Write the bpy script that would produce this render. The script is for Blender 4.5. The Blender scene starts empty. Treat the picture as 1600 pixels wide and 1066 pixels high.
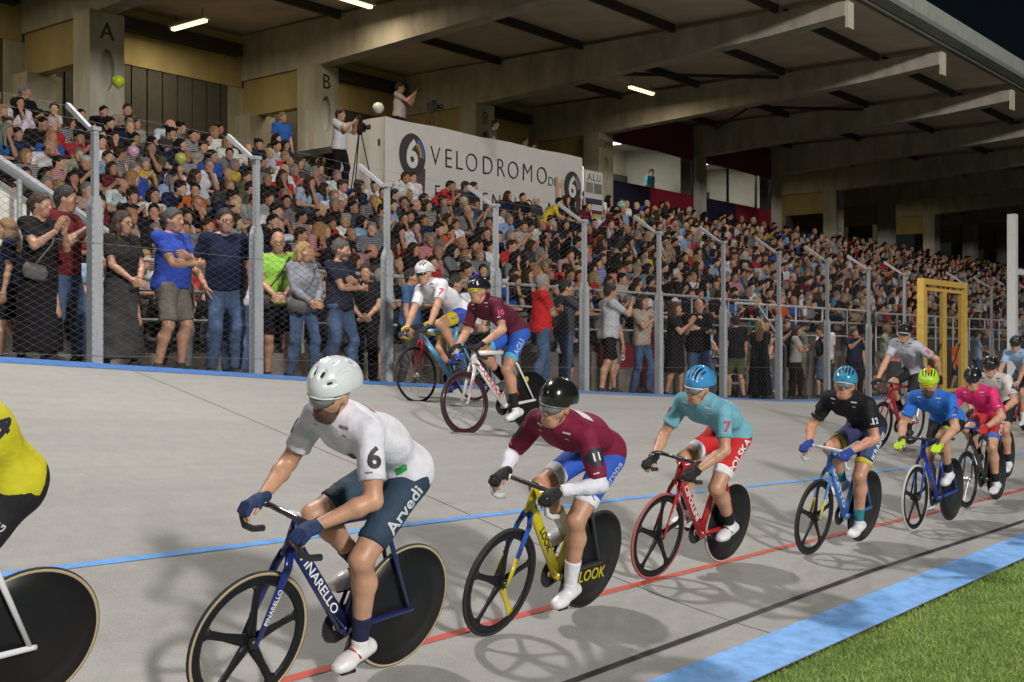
import bpy, math, random
import numpy as np
from mathutils import Matrix, Vector
from mathutils.bvhtree import BVHTree
R = math.radians
random.seed(11)
rng = np.random.default_rng(11)
sc = bpy.context.scene
col = sc.collection

# World axes: x runs along the home straight (away from the camera), y runs from the infield up the banking
# to the grandstand, z is up; the grass of the infield is z = 0.
# ------------------------------------------------------------------ camera
cam_d = bpy.data.cameras.new('camera')
cam = bpy.data.objects.new('camera', cam_d); col.objects.link(cam)
cam.location = (0, 0, 1.78)
cam.rotation_euler = (R(90), 0, R(-51.03))
cam_d.sensor_width = 36; cam_d.lens = 42.39
cam_d.shift_y = 0.0075
cam_d.clip_start = .1; cam_d.clip_end = 2000
sc.camera = cam
# ------------------------------------------------------------------ night sky
SUN_DIR = Vector((-.33, -.947, math.tan(R(17.5)))).normalized()      # towards the mast floodlights across the infield
wd = bpy.data.worlds.new('World'); sc.world = wd; wd.use_nodes = True
nt = wd.node_tree; bg = nt.nodes['Background']
sky = nt.nodes.new('ShaderNodeTexSky'); sky.sky_type = 'NISHITA'; sky.sun_disc = False
sky.sun_elevation = R(17.5); sky.sun_rotation = math.atan2(SUN_DIR.x, SUN_DIR.y)
nt.links.new(sky.outputs[0], bg.inputs[0]); bg.inputs[1].default_value = .0016
sl = bpy.data.lights.new('mast_floodlights', 'SUN'); sl.energy = .4; sl.angle = R(1.6); sl.color = (1, .97, .95)
so = bpy.data.objects.new('mast_floodlights', sl); col.objects.link(so)
so.rotation_euler = SUN_DIR.to_track_quat('Z', 'Y').to_euler()
# ------------------------------------------------------------------ exposure
sc.view_settings.view_transform = 'Standard'; sc.view_settings.look = 'None'
sc.view_settings.gamma = 1; sc.view_settings.exposure = -.08
sc.render.engine = 'CYCLES'
sc.cycles.use_denoising = True
sc.cycles.max_bounces = 5; sc.cycles.diffuse_bounces = 3; sc.cycles.glossy_bounces = 2
sc.cycles.transmission_bounces = 3; sc.cycles.sample_clamp_indirect = 4

# ================================================================== materials
_M = {}
def mat(name, c=(.5, .5, .5), rough=.7, metal=0, var=.12, scale=6, bump=0, bscale=60, coat=0, emit=0, streak=None, spec=.5):
    if name in _M: return _M[name]
    m = bpy.data.materials.new(name); m.use_nodes = True
    n = m.node_tree.nodes; l = m.node_tree.links; b = n['Principled BSDF']
    b.inputs['Roughness'].default_value = rough; b.inputs['Metallic'].default_value = metal
    b.inputs['Specular IOR Level'].default_value = spec
    if coat: b.inputs['Coat Weight'].default_value = coat; b.inputs['Coat Roughness'].default_value = .08
    b.inputs['Base Color'].default_value = (*c, 1)
    if emit:
        b.inputs['Emission Color'].default_value = (*c, 1); b.inputs['Emission Strength'].default_value = emit
    if var or bump:
        tc = n.new('ShaderNodeTexCoord'); mp = n.new('ShaderNodeMapping'); l.new(tc.outputs['Object'], mp.inputs[0])
        if streak: mp.inputs['Scale'].default_value = streak
    if var:
        nz = n.new('ShaderNodeTexNoise'); nz.inputs['Scale'].default_value = scale; nz.inputs['Detail'].default_value = 6
        nz.inputs['Roughness'].default_value = .65
        l.new(mp.outputs[0], nz.inputs['Vector'])
        mr = n.new('ShaderNodeMapRange'); mr.inputs[1].default_value = .25; mr.inputs[2].default_value = .75
        mr.inputs[3].default_value = 1 - var; mr.inputs[4].default_value = 1 + var
        l.new(nz.outputs[0], mr.inputs[0])
        mx = n.new('ShaderNodeVectorMath'); mx.operation = 'SCALE'; mx.inputs[0].default_value = c
        l.new(mr.outputs[0], mx.inputs['Scale']); l.new(mx.outputs[0], b.inputs['Base Color'])
    if bump:
        bz = n.new('ShaderNodeTexNoise'); bz.inputs['Scale'].default_value = bscale; bz.inputs['Detail'].default_value = 5
        l.new(tc.outputs['Object'], bz.inputs['Vector'])
        bp = n.new('ShaderNodeBump'); bp.inputs['Strength'].default_value = bump; bp.inputs['Distance'].default_value = .02
        l.new(bz.outputs[0], bp.inputs['Height']); l.new(bp.outputs[0], b.inputs['Normal'])
    _M[name] = m
    return m
def key(c): return '_'.join('%02d' % int(round(x * 99)) for x in c)
def cloth(c, tight=False):
    if tight: return mat('lycra_' + key(c), c, .72, var=.14, scale=11, bump=.75, bscale=11, spec=.3)
    return mat('fabric_' + key(c), c, .9, var=.16, scale=14, bump=.55, bscale=13, spec=.1)
def skin(c=(.50, .27, .17)): return mat('skin_' + key(c), c, .44, var=.26, scale=9, bump=.12, bscale=30, spec=.4)
def hairm(c): return mat('hair_' + key(c), c, .55, var=.4, scale=60, bump=.8, bscale=90)
def paint(c, rough=.3): return mat('paint_' + key(c), c, rough, var=.05, scale=5, coat=.5)
def flat(c): return mat('print_' + key(c), c, .6, var=.08, scale=20)
BLACKP = mat('black_plastic', (.016, .016, .018), .4, var=.1)
CARBON = mat('carbon', (.010, .010, .011), .42, var=.25, scale=40, spec=.28)
RUBBER = mat('rubber', (.022, .022, .022), .8, var=.2, scale=30)
CHROME = mat('alloy', (.62, .62, .63), .3, metal=1, var=.1)

def attr_mat(name, attr, kind, rough=.8, var=.25, scale=12):
    m = bpy.data.materials.new(name); m.use_nodes = True
    n = m.node_tree.nodes; l = m.node_tree.links; b = n['Principled BSDF']
    b.inputs['Roughness'].default_value = rough; b.inputs['Specular IOR Level'].default_value = .12
    a = n.new('ShaderNodeAttribute'); a.attribute_type = kind; a.attribute_name = attr
    tc = n.new('ShaderNodeTexCoord'); nz = n.new('ShaderNodeTexNoise'); nz.inputs['Scale'].default_value = scale; nz.inputs['Detail'].default_value = 5
    l.new(tc.outputs['Object'], nz.inputs['Vector'])
    mr = n.new('ShaderNodeMapRange'); mr.inputs[1].default_value = .25; mr.inputs[2].default_value = .75
    mr.inputs[3].default_value = 1 - var; mr.inputs[4].default_value = 1 + var
    l.new(nz.outputs[0], mr.inputs[0])
    mx = n.new('ShaderNodeVectorMath'); mx.operation = 'SCALE'
    l.new(a.outputs['Color'], mx.inputs[0]); l.new(mr.outputs[0], mx.inputs['Scale']); l.new(mx.outputs[0], b.inputs['Base Color'])
    if attr == 'shirt_col':     # some shirts are striped
        sa = n.new('ShaderNodeAttribute'); sa.attribute_type = 'OBJECT'; sa.attribute_name = 'stripe'
        wv = n.new('ShaderNodeTexWave'); wv.bands_direction = 'Z'; wv.inputs['Scale'].default_value = 9; wv.inputs['Distortion'].default_value = 1.5; l.new(tc.outputs['Object'], wv.inputs['Vector'])
        mm = n.new('ShaderNodeMath'); mm.operation = 'MULTIPLY'; l.new(wv.outputs['Fac'], mm.inputs[0]); l.new(sa.outputs['Fac'], mm.inputs[1])
        mc = n.new('ShaderNodeMix'); mc.data_type = 'RGBA'; l.new(mm.outputs[0], mc.inputs['Factor']); l.new(mx.outputs[0], mc.inputs[6]); mc.inputs[7].default_value = (.5, .5, .5, 1); l.new(mc.outputs[2], b.inputs['Base Color'])
    bp = n.new('ShaderNodeBump'); bp.inputs['Strength'].default_value = .5; bp.inputs['Distance'].default_value = .03
    l.new(nz.outputs[0], bp.inputs['Height']); l.new(bp.outputs[0], b.inputs['Normal'])
    return m

# ================================================================== mesh helpers
def tag(o, label=None, cat=None, group=None, kind=None):
    if label: o['label'] = label
    if cat: o['category'] = cat
    if group: o['group'] = group
    if kind: o['kind'] = kind
    return o
def link(name, me, parent=None, m=None):
    o = bpy.data.objects.new(name, me); col.objects.link(o)
    if parent is not None: o.parent = parent
    if m is not None and me is not None: me.materials.append(m)
    return o
def empty(name, loc=(0, 0, 0), rz=0):
    o = bpy.data.objects.new(name, None); col.objects.link(o); o.location = loc; o.rotation_euler = (0, 0, rz)
    o.empty_display_size = .1
    return o
def np_mesh(name, v, f, smooth=True, mi=None):
    v = np.asarray(v, np.float32); f = np.asarray(f, np.int32); k = f.shape[1]
    me = bpy.data.meshes.new(name)
    me.vertices.add(len(v)); me.vertices.foreach_set('co', v.ravel())
    me.loops.add(f.size); me.loops.foreach_set('vertex_index', f.ravel())
    me.polygons.add(len(f)); me.polygons.foreach_set('loop_start', np.arange(0, f.size, k, dtype=np.int32))
    if mi is not None: me.polygons.foreach_set('material_index', np.asarray(mi, np.int32))
    me.polygons.foreach_set('use_smooth', np.full(len(f), smooth))
    me.update(calc_edges=True)
    return me
def join(parts):
    vs, fs, n = [], [], 0
    for v, f in parts:
        vs.append(v); fs.append(f + n); n += len(v)
    return np.concatenate(vs), np.concatenate(fs)

class MB:
    def __init__(s): s.v = []; s.f = []
    def add(s, vs, fs):
        n = len(s.v); s.v += [tuple(map(float, p)) for p in vs]; s.f += [tuple(i + n for i in f) for f in fs]; return s
    def box(s, x0, x1, y0, y1, z0, z1):
        return s.add([(x0, y0, z0), (x1, y0, z0), (x1, y1, z0), (x0, y1, z0), (x0, y0, z1), (x1, y0, z1), (x1, y1, z1), (x0, y1, z1)],
                     [(0, 3, 2, 1), (4, 5, 6, 7), (0, 1, 5, 4), (1, 2, 6, 5), (2, 3, 7, 6), (3, 0, 4, 7)])
    def hexa(s, q):   # 8 corners, bottom ring then top ring
        return s.add(q, [(0, 3, 2, 1), (4, 5, 6, 7), (0, 1, 5, 4), (1, 2, 6, 5), (2, 3, 7, 6), (3, 0, 4, 7)])
    def prism(s, poly, axis, d0, d1):   # polygon in the two other axes, extruded along axis
        def P(a, b, d): return {'x': (d, a, b), 'y': (a, d, b), 'z': (a, b, d)}[axis]
        n = len(poly)
        vs = [P(a, b, d0) for a, b in poly] + [P(a, b, d1) for a, b in poly]
        fs = [tuple(range(n))[::-1], tuple(range(n, 2 * n))] + [(i, (i + 1) % n, n + (i + 1) % n, n + i) for i in range(n)]
        return s.add(vs, fs)
    def tube(s, pts, r, n=8, ref=(0, 1, 0), cap=True, closed=False):
        # r: radius, (across ref, other) or one of those per point
        pts = [np.array(p, float) for p in pts]; m = len(pts); ref = np.array(ref, float)
        rr = r if isinstance(r, list) else [r] * m
        vs = []
        for i, p in enumerate(pts):
            a = pts[i - 1] if (i or closed) else pts[0]; b = pts[(i + 1) % m] if (i < m - 1 or closed) else pts[-1]
            t = b - a; t /= np.linalg.norm(t)
            u = ref - t * (ref @ t)
            if np.linalg.norm(u) < 1e-3: u = np.array([0, 0, 1.]) - t * t[2]
            if np.linalg.norm(u) < 1e-3: u = np.array([1., 0, 0])
            u /= np.linalg.norm(u); w = np.cross(t, u)
            ra, rb = rr[i] if isinstance(rr[i], tuple) else (rr[i], rr[i])
            for k in range(n):
                g = 2 * math.pi * k / n
                vs.append(p + u * ra * math.cos(g) + w * rb * math.sin(g))
        fs = []
        for i in range(m if closed else m - 1):
            j = (i + 1) % m
            for k in range(n): fs.append((i * n + k, i * n + (k + 1) % n, j * n + (k + 1) % n, j * n + k))
        if cap and not closed: fs += [tuple(range(n))[::-1], tuple((m - 1) * n + k for k in range(n))]
        return s.add(vs, fs)
    def lathe(s, prof, c, n=32, axis='y', closed=False):   # prof: (radius, offset along axis)
        vs = []
        for r, h in prof:
            for k in range(n):
                g = 2 * math.pi * k / n; a, b = r * math.cos(g), r * math.sin(g)
                vs.append({'y': (c[0] + a, c[1] + h, c[2] + b), 'z': (c[0] + a, c[1] + b, c[2] + h), 'x': (c[0] + h, c[1] + a, c[2] + b)}[axis])
        m = len(prof); fs = []
        for i in range(m if closed else m - 1):
            j = (i + 1) % m
            for k in range(n): fs.append((i * n + k, j * n + k, j * n + (k + 1) % n, i * n + (k + 1) % n))
        return s.add(vs, fs)
    def mesh(s, name, smooth=False):
        me = bpy.data.meshes.new(name); me.from_pydata(s.v, [], s.f)
        if smooth: me.polygons.foreach_set('use_smooth', [True] * len(me.polygons))
        me.update(); return me
    def build(s, name, m, parent=None, smooth=False):
        return link(name, s.mesh(name, smooth), parent, m)

# ------------------------------------------------------------------ bodies: blended volumes turned into one surface
def V(*a): return np.array(a, float)
def unit(v): return v / max(np.linalg.norm(v), 1e-9)
def cone(a, b, ra, rb, k=.03, sq=None, clip=None, op=1):
    return dict(t=0, a=np.array(a, float), b=np.array(b, float), ra=ra, rb=rb, k=k, sq=sq, clip=clip or [], op=op)
def ell(c, ax, rad, k=.03, clip=None, op=1):
    return dict(t=1, c=np.array(c, float), ax=[unit(np.array(x, float)) for x in ax], rad=rad, k=k, clip=clip or [], op=op)
def pbox(p):
    if p['t'] == 0:
        m = max(p['ra'], p['rb']) * (max(1, p['sq'][1]) if p['sq'] else 1)
        return np.minimum(p['a'], p['b']) - m, np.maximum(p['a'], p['b']) + m
    h = sum(np.abs(a) * r for a, r in zip(p['ax'], p['rad']))
    return p['c'] - h, p['c'] + h
_E = [((0,0,0),(1,0,0)),((0,1,0),(1,1,0)),((0,0,1),(1,0,1)),((0,1,1),(1,1,1)),((0,0,0),(0,1,0)),((1,0,0),(1,1,0)),((0,0,1),(0,1,1)),((1,0,1),(1,1,1)),
      ((0,0,0),(0,0,1)),((1,0,0),(1,0,1)),((0,1,0),(0,1,1)),((1,1,0),(1,1,1))]
def surf(prims, vox):
    bb = [pbox(p) for p in prims if p['op'] > 0]
    lo = np.min([b[0] for b in bb], 0) - 2.5 * vox - .012; hi = np.max([b[1] for b in bb], 0) + 2.5 * vox + .012
    n = np.ceil((hi - lo) / vox).astype(int) + 1
    D = np.full(n, 1.0, np.float32)
    G = [(lo[i] + np.arange(n[i]) * vox).astype(np.float32) for i in range(3)]
    for p in prims:
        a, b = pbox(p); k = p['k']
        i0 = np.clip(np.floor((a - k - 2 * vox - lo) / vox).astype(int), 0, n - 1); i1 = np.clip(np.ceil((b + k + 2 * vox - lo) / vox).astype(int) + 1, 1, n)
        if np.any(i1 <= i0): continue
        S = D[i0[0]:i1[0], i0[1]:i1[1], i0[2]:i1[2]]
        X = G[0][i0[0]:i1[0]][:, None, None]; Y = G[1][i0[1]:i1[1]][None, :, None]; Z = G[2][i0[2]:i1[2]][None, None, :]
        if p['t'] == 0:
            o = p['a']; ba = p['b'] - o; L = float(ba @ ba) + 1e-12
            px, py, pz = X - o[0], Y - o[1], Z - o[2]
            t = np.clip((px * ba[0] + py * ba[1] + pz * ba[2]) / L, 0, 1)
            qx, qy, qz = px - t * ba[0], py - t * ba[1], pz - t * ba[2]
            if p['sq']:
                w, f = p['sq']; s = (qx * w[0] + qy * w[1] + qz * w[2]) * (1 / f - 1)
                qx, qy, qz = qx + s * w[0], qy + s * w[1], qz + s * w[2]
            d = np.sqrt(qx * qx + qy * qy + qz * qz) - (p['ra'] + t * (p['rb'] - p['ra']))
        else:
            o = p['c']; px, py, pz = X - o[0], Y - o[1], Z - o[2]; k0 = 0; k1 = 0
            for ax, r in zip(p['ax'], p['rad']):
                q = (px * ax[0] + py * ax[1] + pz * ax[2]) / r
                k0 = k0 + q * q; k1 = k1 + (q / r) ** 2
            k0 = np.sqrt(k0); d = k0 * (k0 - 1) / np.maximum(np.sqrt(k1), 1e-6)
        for pt, nn in p['clip']:
            d = np.maximum(d, (X - pt[0]) * nn[0] + (Y - pt[1]) * nn[1] + (Z - pt[2]) * nn[2])
        d = d.astype(np.float32)
        A = S if p['op'] > 0 else -S
        h = np.maximum(k - np.abs(A - d), 0) / k
        r = np.minimum(A, d) - h * h * k * .25
        D[i0[0]:i1[0], i0[1]:i1[1], i0[2]:i1[2]] = r if p['op'] > 0 else -r
    # naive surface nets
    s = D < 0
    c = [s[x:n[0] - 1 + x, y:n[1] - 1 + y, z:n[2] - 1 + z] for x in (0, 1) for y in (0, 1) for z in (0, 1)]
    anyc = c[0].copy(); allc = c[0].copy()
    for q in c[1:]: anyc |= q; allc &= q
    I = np.argwhere(anyc & ~allc)
    if len(I) == 0: return np.zeros((0, 3)), np.zeros((0, 4), int)
    acc = np.zeros((len(I), 3)); cnt = np.zeros(len(I))
    for a, b in _E:
        da = D[I[:, 0] + a[0], I[:, 1] + a[1], I[:, 2] + a[2]]; db = D[I[:, 0] + b[0], I[:, 1] + b[1], I[:, 2] + b[2]]
        m = (da < 0) != (db < 0); t = np.where(m, da / np.where(m, da - db, 1), 0)
        acc[m] += (np.array(a) + t[:, None] * (np.array(b) - np.array(a)))[m]; cnt[m] += 1
    v = lo + (I + acc / cnt[:, None]) * vox
    idx = np.full(np.array(n) - 1, -1, np.int32); idx[I[:, 0], I[:, 1], I[:, 2]] = np.arange(len(I))
    F = []
    for ax in range(3):
        o1, o2 = [(1, 2), (2, 0), (0, 1)][ax]
        sl0 = [slice(None)] * 3; sl1 = [slice(None)] * 3; sl0[ax] = slice(0, n[ax] - 1); sl1[ax] = slice(1, n[ax])
        ch = s[tuple(sl0)] != s[tuple(sl1)]
        E = np.argwhere(ch)
        E = E[(E[:, o1] > 0) & (E[:, o2] > 0) & (E[:, o1] < n[o1] - 1) & (E[:, o2] < n[o2] - 1)]
        ins = s[E[:, 0], E[:, 1], E[:, 2]]
        def at(d1, d2):
            Q = E.copy(); Q[:, o1] += d1; Q[:, o2] += d2
            return idx[Q[:, 0], Q[:, 1], Q[:, 2]]
        q = np.stack([at(-1, -1), at(0, -1), at(0, 0), at(-1, 0)], 1)
        q[~ins] = q[~ins][:, ::-1]
        F.append(q)
    F = np.concatenate(F); F = F[(F >= 0).all(1)]
    return v, F
def folds(v, f, amp, freq=30.):
    # cloth creases: a few crossing wave trains pressed along the normal
    n = np.zeros_like(v); a = np.cross(v[f[:, 2]] - v[f[:, 0]], v[f[:, 3]] - v[f[:, 1]])
    for k in range(4): np.add.at(n, f[:, k], a)
    n /= np.maximum(np.linalg.norm(n, axis=1, keepdims=True), 1e-9); h = 0
    ph = rng.uniform(0, 6.28, (5, 2))
    for k in range(5):
        d = rng.normal(size=3); d /= np.linalg.norm(d); e = rng.normal(size=3)
        w = v @ d * freq * (.6 + .22 * k) + ph[k, 0] + 1.6 * np.sin(v @ e * freq * .3 + ph[k, 1])
        h = h + (1 - np.abs(np.sin(w * .5)) * 2) / (1 + .35 * k)
    return v + n * (amp * .5 * h)[:, None]
def blob(name, prims, vox, m, parent, rough=0., fold=0., freq=30.):
    v, f = surf(prims, vox)
    if fold: v = folds(v, f, fold, freq)
    if rough: v = v + rng.normal(0, rough, v.shape)
    return link(name, np_mesh(name, v, f), parent, m)
def ik(a, b, l1, l2, pole):
    d = b - a; L = np.linalg.norm(d); u = d / L; L = min(L, (l1 + l2) * .999)
    x = (l1 * l1 - l2 * l2 + L * L) / (2 * L); h = math.sqrt(max(l1 * l1 - x * x, 0))
    p = pole - u * (pole @ u); p = unit(p)
    return a + u * x + p * h
def rotv(v, ax, g):
    ax = unit(ax); return v * math.cos(g) + np.cross(ax, v) * math.sin(g) + ax * (ax @ v) * (1 - math.cos(g))

# joints dictionary: P pelvis, C chest, N neck base, H head centre, hf/hu head forward/up, S/E/W arms (0 left, 1 right), T hips, K knees, A ankles, tf toe direction
def body_axes(J):
    lat = unit(J['S'][0] - J['S'][1]); up = unit(J['C'] - J['P']); return lat, up, np.cross(lat, up)
def torso(J, e=0., clip=None, b=1., belly=0.):
    lat, up, fw = body_axes(J); P, C = J['P'], J['C']; M = (P + C) / 2 + fw * J.get('bow', 0)
    cl = clip or []
    o = [cone(P, M, .112 * b + e, .105 * b + e, .05, (lat, 1.32), cl), cone(M, C, .107 * b + e, .112 * b + e, .05, (lat, 1.42), cl),
         cone(C + fw * .035 + lat * .07, C + fw * .035 - lat * .07, .085 * b + e, .085 * b + e, .05, None, cl)]
    if belly: o.append(ell(P * .6 + C * .4 + fw * .06, (fw, lat, up), (.10 + belly + e, .14 + e, .15 + e), .06, cl))
    if J.get('bust'):
        for sgn in (1, -1): o.append(ell(C - up * .05 + fw * .095 + lat * .07 * sgn, (fw, lat, up), (.055 + e, .06 + e, .06 + e), .04, cl))
    for i in (0, 1):
        o.append(cone(C + up * .07, J['S'][i], .082 * b + e, .058 * b + e, .05, None, cl))
        o.append(cone(J['N'] - up * .01, J['S'][i] + up * .015, .05 + e, .04 + e, .05, None, cl))
    return o
def pelvis(J, e=0., clip=None, b=1.):
    lat, up, fw = body_axes(J); T = J['T']; cl = clip or []
    o = [cone(T[0] + (J['P'] - T[0]) * .2, T[1] + (J['P'] - T[1]) * .2, .098 * b + e, .098 * b + e, .05, None, cl)]
    for i in (0, 1): o.append(ell(T[i] - fw * .055 * 1 + (J['P'] - T[i]) * .25, (lat, up, fw), (.085 * b + e, .10 * b + e, .085 * b + e), .05, cl))
    return o
def armu(J, i, e=0., clip=None, b=1.): S, E_ = J['S'][i], J['E'][i]; return [cone(S, E_, .054 * b + e, .042 * b + e, .03, None, clip), cone(S + (E_ - S) * .35, S + (E_ - S) * .65, .0505 * b + e, .046 * b + e, .02, None, clip)]
def armf(J, i, e=0., clip=None, b=1.):
    E_, W = J['E'][i], J['W'][i]
    return [cone(E_, E_ + (W - E_) * .3, .041 * b + e, .044 * b + e, .02, None, clip), cone(E_ + (W - E_) * .3, W, .043 * b + e, .028 * b + e, .02, None, clip)]
def thigh(J, i, e=0., clip=None, b=1.):
    T, K, A = J['T'][i], J['K'][i], J['A'][i]; fr = unit(unit(K - T) - unit(A - K)) if J.get('quads') else None
    o = [cone(T, K, .09 * b + e, .058 * b + e, .04, None, clip)]
    if fr is not None: o.append(cone(T + (K - T) * .5 + fr * .026, T + (K - T) * .84 + fr * .014 + V(0, (-.018 if i == 0 else .018), 0), .05 + e, .034 + e, .03, None, clip))
    return o
def shank(J, i, e=0., clip=None, b=1.):
    K, A = J['K'][i], J['A'][i]; tf = J['tf'][i]; d = A - K
    return [cone(K, K + d * .3 - tf * .024, .054 * b + e, .059 * b + e, .03, None, clip), cone(K + d * .3 - tf * .024, A, .058 * b + e, .035 * b + e, .03, None, clip)]
def foot(J, i, e=0., r=1.):
    A, tf = J['A'][i], J['tf'][i]; dn = J.get('dn', [V(0, 0, -1)] * 2)[i]; lt = np.cross(tf, dn)
    h = A + dn * .052 - tf * .05; t = A + dn * .062 + tf * .155
    return [cone(h, t - tf * .04, .036 * r + e, .032 * r + e, .025, (lt, 1.15)), cone(t - tf * .06, t, .032 * r + e, .024 * r + e, .02, (lt, 1.35)), cone(A, A + dn * .04, .038 * r + e, .04 * r + e, .02)]
def cut(a, b, f, keep_a=True):   # plane across a-b at fraction f
    d = unit(b - a); return [(a + (b - a) * f, d if keep_a else -d)]
def head(J, female=False):
    H, f, u = J['H'], J['hf'], J['hu']; l = np.cross(u, f)
    def at(a, b, c): return H + f * a + l * b + u * c
    o = [ell(at(-.012, 0, .032), (f, l, u), (.098, .076, .097), .03), ell(at(.022, 0, -.045), (f, l, u), (.07, .058, .07), .04),
         cone(at(.05, -.018, -.092), at(.05, .018, -.092), .028, .028, .03), cone(at(-.02, 0, -.05), J['N'] - (J['N'] - H) * -.0, .055, .06, .03),
         cone(at(.076, -.03, .022), at(.076, .03, .022), .014, .014, .02), cone(at(.088, 0, .01), at(.105, 0, -.025), .008, .013, .012),
         cone(at(.083, -.016, -.06), at(.083, .016, -.06), .009, .009, .008), cone(at(.045, -.045, -.02), at(.045, .045, -.02), .03, .03, .02)]
    for s in (1, -1):
        o.append(ell(at(.096, s * .031, .002), (f, l, u), (.018, .019, .013), .01, None, -1))
        o.append(ell(at(.079, s * .031, .001), (f, l, u), (.012, .012, .012), .004))
        o.append(ell(at(-.008, s * .077, -.005), (f + l * s * -.4, l, u), (.022, .009, .032), .008))
    return o
def hand(W, d, nrm, th, curl=.5, s=1.):
    d, nrm, th = unit(d), unit(nrm), unit(th); o = [cone(W - d * .02, W + d * .03 * s, .025, .024 * s, .012, (th, 1.15)), cone(W + d * .025 * s, W + d * .075 * s, .019 * s, .017 * s, .012, (th, 1.95))]
    for q, L in zip((.033, .011, -.011, -.033), (.068, .078, .072, .056)):
        k = W + d * .085 * s + th * q * s; d1 = d * math.cos(curl) + nrm * math.sin(curl); d2 = d * math.cos(curl * 2.1) + nrm * math.sin(curl * 2.1)
        m = k + d1 * L * .52 * s
        o += [cone(k, m, .0105 * s, .0095 * s, .004), cone(m, m + d2 * L * .5 * s, .0095 * s, .008 * s, .004)]
    b = W + d * .025 * s + th * .026 * s; m = b + unit(d * .6 + th * .55 + nrm * .35) * .042 * s
    o += [cone(b, m, .014 * s, .011 * s, .008), cone(m, m + unit(d * .75 + th * .1 + nrm * .6) * .034 * s, .011 * s, .0085 * s, .005)]
    return o
def hair_prims(J, style):
    H, f, u = J['H'], J['hf'], J['hu']; l = np.cross(u, f)
    def at(a, b, c): return H + f * a + l * b + u * c
    face = [(at(.056, 0, .05), unit(f * 1 - u * .75))]
    o = []
    if style != 'bald':
        o = [ell(at(-.014, 0, .040), (f, l, u), (.106, .086, .102), .02, face), cone(at(-.055, 0, .0), at(-.05, 0, -.05), .062, .05, .03, (l, 1.15))]
        if style == 'curly':
            for k in range(16):
                g = k * 2.4; o.append(ell(at(-.02 + .07 * math.cos(g) * (1 - k / 30), .07 * math.sin(g), .05 + .07 * k / 16), (f, l, u), (.035, .035, .035), .02))
        if style in ('bob', 'long'):
            for s in (1, -1): o.append(cone(at(-.02, s * .075, .03), at(-.0, s * .08, -.09), .03, .03, .03))
            o.append(cone(at(-.06, 0, 0), at(-.07, 0, -.1), .07, .065, .03, (l, 1.25)))
        if style == 'long':
            o.append(cone(at(-.07, 0, -.08), at(-.10, 0, -.30), .065, .045, .04, (l, 1.5)))
            for s in (1, -1): o.append(cone(at(-.0, s * .08, -.06), at(.03, s * .09, -.26), .03, .025, .03))
        if style == 'tail': o += [ell(at(-.12, 0, .03), (f, l, u), (.035, .03, .03), .02), cone(at(-.13, 0, .02), at(-.13, 0, -.12), .026, .014, .02)]
    else:
        o = [cone(at(-.085, -.045, -.02), at(-.085, .045, -.02), .03, .03, .02), cone(at(-.03, .073, -.0), at(-.07, .055, -.01), .018, .02, .02), cone(at(-.03, -.073, -.0), at(-.07, -.055, -.01), .018, .02, .02)]
    for s in (1, -1): o.append(cone(at(.086, s * .017, .022), at(.078, s * .046, .022), .006, .005, .003))
    return o
def glasses(J, parent, mfr, mlens, big=False):
    H, f, u = J['H'], J['hf'], J['hu']; l = np.cross(u, f)
    def at(a, b, c): return H + f * a + l * b + u * c
    if big:   # wrap-round sports glasses
        v = []; n = 11
        for i in range(n):
            g = (i / (n - 1) - .5) * 2.3; x, y = .03 + .088 * math.cos(g), .078 * math.sin(g); z1 = .026 - .004 * abs(g); z0 = -.026 + .02 * abs(g) - .012 * math.exp(-(g / .16) ** 2) * -1
            for r_, zz in ((0, z1), (0, z0), (-.006, z0), (-.006, z1)): v.append(at(x + r_, y, zz))
        mb = MB(); fs = []
        for i in range(n - 1):
            for q in range(4): fs.append((i * 4 + q, i * 4 + (q + 1) % 4, i * 4 + 4 + (q + 1) % 4, i * 4 + 4 + q))
        fs += [(0, 1, 2, 3), tuple((n - 1) * 4 + q for q in (3, 2, 1, 0))]
        mb.add(v, fs); o = mb.build('sunglasses', mlens, parent, True)
        fr = MB(); fr.tube([at(.03 + .09 * math.cos((i / 10 - .5) * 2.3), .08 * math.sin((i / 10 - .5) * 2.3), .027 - .004 * abs((i / 10 - .5) * 2.3)) for i in range(11)], .005, 5, tuple(u))
        for s in (1, -1): fr.tube([at(.064, s * .074, .018), at(.0, s * .083, .016)], .004, 5)
        fr.build('glasses_frame', mfr, o, True)
    else:
        fr = MB()
        for s in (1, -1):
            fr.tube([at(.100 - .008 * abs(math.cos(g)), s * .031 + .022 * math.cos(g), -.001 + .016 * math.sin(g)) for g in np.linspace(0, 6.283, 13)[:-1]], .0028, 4, tuple(f), closed=True)
            fr.tube([at(.094, s * .053, .006), at(.0, s * .08, .008)], .0025, 4)
        fr.tube([at(.103, -.009, .003), at(.103, .009, .003)], .0025, 4); fr.build('glasses', mfr, parent)

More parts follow.
